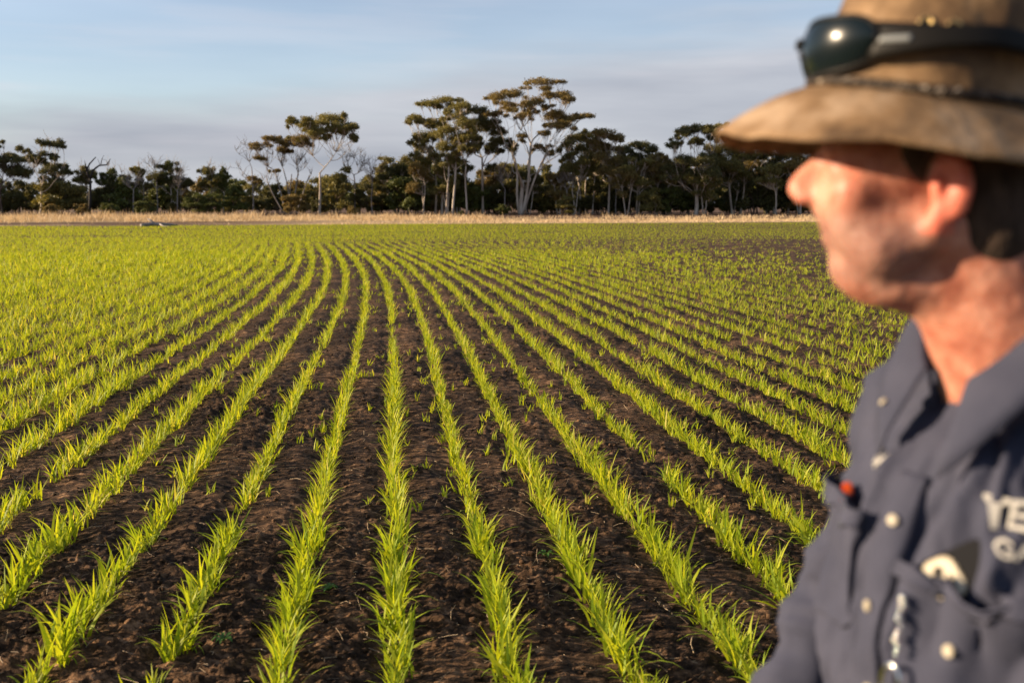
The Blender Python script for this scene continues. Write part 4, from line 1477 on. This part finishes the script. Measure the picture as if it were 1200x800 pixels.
# collar: a stand round the neck folded over into a leaf with two points
def build_collar():
    phis = np.linspace(rad(16), rad(344), 90)            # measured from the throat (-Y) round the back
    rows = []
    cx, cy = 0.0, -.002
    for ph in phis:
        front = max(0, math.cos(ph)) ** 1.7                # 1 at the throat
        a_, b_ = .086, .098
        ex, ey = math.sin(ph), -math.cos(ph)
        r = 1 / math.sqrt((ex / a_) ** 2 + (ey / b_) ** 2)
        zb = 1.522 - .104 * front ** 1.3
        hs = .036 - .010 * front
        drop = .056 + .044 * front ** 4
        out = .028 + .016 * front ** 2
        q = []
        for (dr, dz_) in ((.0, -.012), (.002, 0), (.004, hs * .6), (.006, hs), (.010, hs + .004), (.015, hs), (.015 + out * .4, hs - drop * .35), (.015 + out * .8, hs - drop * .7), (.015 + out, hs - drop)):
            q.append((cx + ex * (r + dr), cy + ey * (r + dr), zb + dz_))
        rows.append(q)
    P = np.array(rows)
    for i in range(P.shape[0]):
        for j in range(6, P.shape[1]):
            p = Vector(P[i, j]); h, n, ix, d = SB.find_nearest(p)
            if h is not None and (p - h).dot(n) < .004:
                P[i, j] = np.array(h + n * .004)
    return grid_mesh("collar", P)


col = link("collar", build_collar(), M_SHIRT, shirt)
col.data.materials.append(M_NAVY)
for p_ in col.data.polygons:
    if (p_.index % 8) < 4: p_.material_index = 1
solidify(col, .0022, 0)
for s in (-1,):
    i = 3 if s < 0 else 86
    v = col.data.vertices[86 * 9 + 7].co
    h, n, ix, d = SB.find_nearest(v)
    disc("collar_button", tuple(v + n * .003), tuple(n), .005, .002, M_BTN, col)


def build_trousers():
    S = Field((-.26, -.20, .04), (.28, .20, 1.02), .006)
    S.ell((0, .0, .97), (.168, .125, .11), .03)
    for s in (-1, 1):
        S.cap((s * .09, 0, .95), (s * .115, -.01, .50), .100, .074, .03)
        S.cap((s * .115, -.01, .50), (s * .13, .02, .10), .072, .066, .02)
    me = S.mesh("trousers", 2)
    return me


link("trousers", build_trousers(), M_TROU, man)
for s in (-1, 1):
    S = Field((s * .14 - .09, -.22, -.012), (s * .14 + .09, .12, .20), .004)
    S.cap((s * .13, .03, .045), (s * .145, -.13, .040), .052, .046, .03)
    S.cap((s * .13, .025, .05), (s * .13, .02, .15), .056, .055, .02)
    sl, G = S.box((s * .14, 0, 0), (.2, .3, .02)); S.put(sl, G[..., 2] - .002, .002, True)
    link("boot", S.mesh("boot", 1), M_BOOT, man)

# ------------------------------------------------ the hat (worn: a child of the man)
HTM = Matrix.Translation(_hl) @ Matrix.Rotation(HEAD_YAW, 4, 'Z') @ Matrix.Scale(HS, 4) @ Matrix.Translation((0, -.012, 0)) @ Matrix.Rotation(rad(-11), 4, 'X')
M_HAT = noisy("waxed_brown_hat_cloth", [(.34, (.080, .046, .022)), (.5, (.200, .120, .058)), (.66, (.34, .235, .145))], 13, .72, .25, .45, 60, dist=.004)
M_BRASS = mat("brass_eyelet", (.75, .52, .22), .3, .5, 1.0)
M_HOLE = mat("eyelet_hole", (.01, .008, .006), .9, .1)
HZ = .077                      # height of the brim line over the ears


def hat_r(ph, a_, b_):         # ph from the forehead (-Y) to his left (+X)
    return 1 / math.sqrt((math.sin(ph) / a_) ** 2 + (math.cos(ph) / b_) ** 2)


def build_hat():
    nph = 128
    crown, brim = [], []
    for i in range(nph):
        ph = i / nph * 2 * math.pi
        ex, ey = math.sin(ph), -math.cos(ph)
        fr, sd = max(0, math.cos(ph)), abs(math.sin(ph))
        r0 = hat_r(ph, .090, .112)
        w = float(fbm(np.array([ph * 2.2]), np.array([.3]), 4, 3)[0]) - .45
        q = []
        for t in np.linspace(0, 1, 14):                       # brim from the head out
            rr = r0 + t * (.074 + .006 * fr + .008 * w)
            z = HZ - t ** 1.35 * (.062 * fr ** 2 + .050 * sd ** 2 + .012 * max(0, -math.cos(ph)) ** 2) + .003 * math.sin(ph * 5 + 1) * t + .020 * w * t
            q.append((ex * rr, ey * rr, z))
        q.append((q[-1][0] * 1.003, q[-1][1] * 1.003, q[-1][2] - .0035))
        brim.append(q)
        q = []
        for t in np.linspace(0, 1, 26):
            if t < .72:
                tt = t / .72; rr = r0 * (1 - .12 * tt ** 1.3); z = HZ + tt * .100
            else:
                tt = (t - .72) / .28
                rr = r0 * .88 * math.cos(tt * math.pi / 2) ** .7 if tt < 1 else 0.0
                z = HZ + .100 + .018 * math.sin(tt * math.pi / 2) - .022 * tt ** 2 * 1
            dn = (float(fbm(np.array([ph * 3 + 2]), np.array([t * 4]), 21, 3)[0]) - .45) * .012 * math.sin(min(1, t * 1.2) * math.pi)
            q.append((ex * (rr + dn), ey * (rr + dn), z))
        crown.append(q)
    return grid_mesh("hat_brim", np.array(brim), True), grid_mesh("hat", np.array(crown), True)


bm_brim, bm_crown = build_hat()
for me_ in (bm_brim, bm_crown): me_.transform(HTM)
hat = link("hat", bm_crown, M_HAT, man)
solidify(hat, .002, 0)
brim = link("brim", bm_brim, M_HAT, hat)
solidify(brim, .0032, 0)
CB = bvh(bm_crown)


def on_crown(ph, z, lift=0.0):
    d = Vector((math.sin(ph), -math.cos(ph), 0)); M3 = HTM.to_3x3()
    o = HTM @ (Vector((0, 0, z)) + d * .2)
    h, n, ix, dist = CB.ray_cast(o, M3 @ -d)
    if h is None: return o, M3 @ d
    if n.dot(M3 @ d) < 0: n = -n
    return h + n * lift, n


def torus(c, n, R_, r_, m, name, parent):
    tb = Tubes(8); q = Vector(n).to_track_quat('Z', 'Y').to_matrix()
    pts = [Vector(c) + q @ Vector((math.cos(t) * R_, math.sin(t) * R_, 0)) for t in np.linspace(0, 2 * math.pi, 19)]
    tb.add(np.array([p[:] for p in pts]), [r_] * 19, cap=False)
    return link(name, tb.mesh(name), m, parent)


for sgn in (1, -1):
    for ph in (rad(68), rad(84), rad(102)):
        c, n = on_crown(sgn * ph, HZ + .063, .0015)
        e = torus(c, n, .0055, .0016, M_BRASS, "eyelet", hat)
        disc("eyelet_hole", c - n * .0002, n, .0042, .0008, M_HOLE, e)
# seam stitching ring round the crown foot and a plaited band
M_BAND = noisy("plaited_band", [(.48, (.016, .011, .008)), (.56, (.07, .045, .028)), (.66, (.34, .29, .23))], 150, .6, .3, .5, 300, dist=.001)
tb = Tubes(8)
for strand in range(3):
    pts = []
    for i in range(301):
        ph = i / 300 * 2 * math.pi
        c, n = on_crown(ph, HZ + .005 + .008 * abs(math.sin(ph / 2)) ** 4 + .0022 * math.sin(ph * 40 + strand * 2.1), .0035 + .0020 * math.cos(ph * 40 + strand * 2.1))
        pts.append(c[:])
    tb.add(np.array(pts), [.0026] * 301, cap=False)
link("hat_band", tb.mesh("hat_band"), M_BAND, hat)

# ------------------------------------------------ sunglasses resting on the hat
M_FRAME = mat("black_plastic", (.008, .007, .006), .5, .15)
M_LENS = mat("smoke_lens", (.004, .008, .010), .24, .18)
M_LENS.node_tree.nodes["Principled BSDF"].inputs['Coat Weight'].default_value = .15
M_MARK = mat("silver_mark", (.20, .21, .21), .4, .5)
HTW = Matrix.Translation(man.location) @ Matrix.Rotation(MAN_RZ, 4, 'Z') @ Matrix.Scale(KM, 4) @ HTM
sg = empty("sunglasses", HTW @ Vector((0, -.115, HZ + .03)), MAN_RZ + HEAD_YAW)
tag(sg, "dark wrap-around sunglasses resting above the brim of the brown hat", "sunglasses")


def sg_pt(ph, z, off):
    """in the sunglasses' own frame"""
    r = hat_r(ph, .090, .112) * (1 - .05 * max(0, (z - HZ) / .05)) + off
    return np.array((math.sin(ph) * r, -math.cos(ph) * r + .115, z - HZ - .03))


def lens(s):
    nu, nv = 22, 12
    P = np.zeros((nu, nv, 3))
    for i in range(nu):
        u = i / (nu - 1)
        ph = s * (rad(5) + u * rad(46))
        hgt = .028 * (1 - .25 * u) * math.sqrt(max(0.02, 1 - abs(2 * u - 1) ** 4))
        zc = HZ + .033 + .002 * u
        for j in range(nv):
            v = j / (nv - 1) * 2 - 1
            P[i, j] = sg_pt(ph, zc + hgt * v, .016 + .008 * math.cos((u - .4) * 2.4) - .006 * v * v + (.004 * v))
    return P


for s in (-1, 1):
    P = lens(s)
    o = link("lens", grid_mesh("lens", P), M_LENS, sg); solidify(o, .002, 0)
    tb = Tubes(8)
    rim = np.concatenate([P[:, 0], P[-1, 1:], P[::-1, -1][1:], P[0, ::-1][1:]])
    tb.add(rim, [.0024] * len(rim), cap=False)
    # temple: broad at the hinge, running back over the ear side of the crown
    link("rim", tb.mesh("rim"), M_FRAME, sg)
    n = 30; T = np.zeros((n, 5, 3))
    for i in range(n):
        u = i / (n - 1)
        ph = s * (rad(47) + u * rad(100))
        zc = HZ + .033 - .004 * u - .020 * max(0, u - .55) ** 1.4 / .45 ** 1.4
        hh = .0175 * (1 - .45 * min(1, u / .35)) + .0015 * math.exp(-((u - .9) / .1) ** 2)
        for j in range(5):
            T[i, j] = sg_pt(ph, zc + hh * (j / 2 - 1), .0125 + .004 * math.sin(u * 3.1))
    o = link("temple", grid_mesh("temple", T), M_FRAME, sg); solidify(o, .0045, 0)
    # silvery maker's lettering on the temple, too small to read
    me = grid_mesh("temple_mark", np.stack([np.stack([sg_pt(s * (rad(52) + t * rad(15)), HZ + .0330 + q - .001 * t, .0172) for q in (-.0028, .0028)]) for t in np.linspace(0, 1, 10)]))
    b_ = link("temple_mark", me, M_MARK, o); solidify(b_, .0006, 0)
tb = Tubes(8)
pts = [sg_pt(rad(a), HZ + .041 + .004 * math.cos(rad(a) * 12), .024) for a in np.linspace(-6, 6, 7)]
tb.add(np.array(pts), [.004] * 7)
link("bridge", tb.mesh("bridge"), M_FRAME, sg)

# ------------------------------------------------ things in and on the shirt pockets
MANW = Matrix.Translation(man.location) @ Matrix.Rotation(MAN_RZ, 4, 'Z') @ Matrix.Scale(KM, 4)


def rounded_box(name, w, h, t, r, m, parent, M4=Matrix.Identity(4), bev=.0015):
    import bmesh
    b = bmesh.new()
    pts = []
    for cx_, cz_, a0 in ((w / 2 - r, h / 2 - r, 0), (-w / 2 + r, h / 2 - r, 90), (-w / 2 + r, -h / 2 + r, 180), (w / 2 - r, -h / 2 + r, 270)):
        for k_ in range(6):
            a_ = rad(a0 + k_ * 18); pts.append((cx_ + r * math.cos(a_), cz_ + r * math.sin(a_)))
    f = b.faces.new([b.verts.new((x, -t / 2, z)) for x, z in pts])
    g = bmesh.ops.extrude_face_region(b, geom=[f])
    bmesh.ops.translate(b, verts=[v for v in g['geom'] if isinstance(v, bmesh.types.BMVert)], vec=(0, t, 0))
    bmesh.ops.recalc_face_normals(b, faces=b.faces)
    ed = [e for e in b.edges if abs(e.verts[0].co.y - e.verts[1].co.y) < 1e-6]
    bmesh.ops.bevel(b, geom=ed, offset=bev, segments=2, affect='EDGES')
    me = bpy.data.meshes.new(name); b.to_mesh(me); b.free()
    me.transform(M4)
    return link(name, me, m, parent)


M_PHONE = mat("black_phone_case", (.008, .008, .010), .6, .15)
M_CREAM = mat("cream_phone_back", (.66, .58, .44), .4, .4)
M_GLASS = mat("camera_glass", (.01, .01, .012), .05, .8)


def frame_at(th, z, lift, tilt):
    """matrix on the shirt front whose -Y looks out, turned by tilt"""
    c, n = on_shirt(th, z, lift)
    n = Vector((math.sin(th), -math.cos(th), .12)).normalized()
    R_ = (-n).to_track_quat('Y', 'Z').to_matrix().to_4x4()
    return MANW @ Matrix.Translation(Vector(c)) @ R_ @ Matrix.Rotation(tilt, 4, 'Y')


def world_empty(name, M4):
    o = bpy.data.objects.new(name, None); COL.objects.link(o); o.matrix_world = M4; o.empty_display_size = .05
    return o


ph_o = world_empty("phone", frame_at(.54, 1.276, .0065, rad(-36)))
tag(ph_o, "mobile phone in a black case with cream panel sticking out of his left breast pocket", "phone")
rounded_box("case", .068, .056, .009, .010, M_PHONE, ph_o)
cam_p = rounded_box("back_panel", .034, .040, .0030, .012, M_CREAM, ph_o, Matrix.Translation((-.015, -.0058, .006)))
import bmesh
for dz_ in (.008, -.008):
    b = bmesh.new(); bmesh.ops.create_cone(b, cap_ends=True, segments=20, radius1=.0042, radius2=.0038, depth=.002, matrix=Matrix.Translation((-.016, -.0080, .007 + dz_)) @ Matrix.Rotation(rad(90), 4, 'X'))
    me = bpy.data.meshes.new("camera_eye"); b.to_mesh(me); b.free(); link("camera_eye", me, M_GLASS, cam_p)

M_RED = mat("orange_red_plastic", (.55, .075, .015), .35, .5)
M_STEEL = mat("polished_steel", (.72, .72, .70), .12, .5, 1.0)
M_DGREY = mat("dark_grey_plastic", (.05, .055, .065), .5, .4)
M_GREEN = mat("olive_green_cord", (.10, .12, .03), .5, .4)
pen = world_empty("pocket_pen", frame_at(-.60, 1.296, .012, rad(38)))  # orange-red pen with a dark clip, built as handle and loop
tag(pen, "small orange-red pen with a dark loop poking out of his right breast pocket", "pen")
rounded_box("handle", .030, .040, .012, .006, M_RED, pen, Matrix.Translation((-.008, 0, -.008)), .003)
tb = Tubes(8)
tb.add(np.array([(.018 + .013 * math.cos(t), -.002, .004 + .016 * math.sin(t)) for t in np.linspace(0, 2 * math.pi, 22)]), [.0022] * 22, cap=False)
link("loop", tb.mesh("loop"), M_DGREY, pen)

# a bead chain with a steel clip hanging beside the buttons
kc = world_empty("key_chain", frame_at(.22, 1.205, .016, 0))
tag(kc, "shiny bead chain with steel clip and olive tool hanging beside the shirt buttons", "key chain")
b = bmesh.new()
for i in range(9):
    z = .048 - i * .0068
    bmesh.ops.create_icosphere(b, subdivisions=2, radius=.0030 if i % 3 else .0042, matrix=Matrix.Translation((.002 * math.sin(i * 1.9), 0, z)))
me = bpy.data.meshes.new("bead_chain"); b.to_mesh(me); b.free()
for p_ in me.polygons: p_.use_smooth = True
link("bead_chain", me, M_STEEL, kc)
tb = Tubes(8)
tb.add(np.array([(.010 * math.cos(t), -.002, -.036 + .018 * math.sin(t)) for t in np.linspace(0, 2 * math.pi, 26)]), [.0024] * 26, cap=False)
link("clip", tb.mesh("clip"), M_STEEL, kc)
rounded_box("tool_body", .020, .085, .010, .008, M_GREEN, kc, Matrix.Translation((0, 0, -.092)), .003)
rounded_box("tool_blade", .005, .070, .012, .002, M_STEEL, kc, Matrix.Translation((.008, -.001, -.088)), .001)
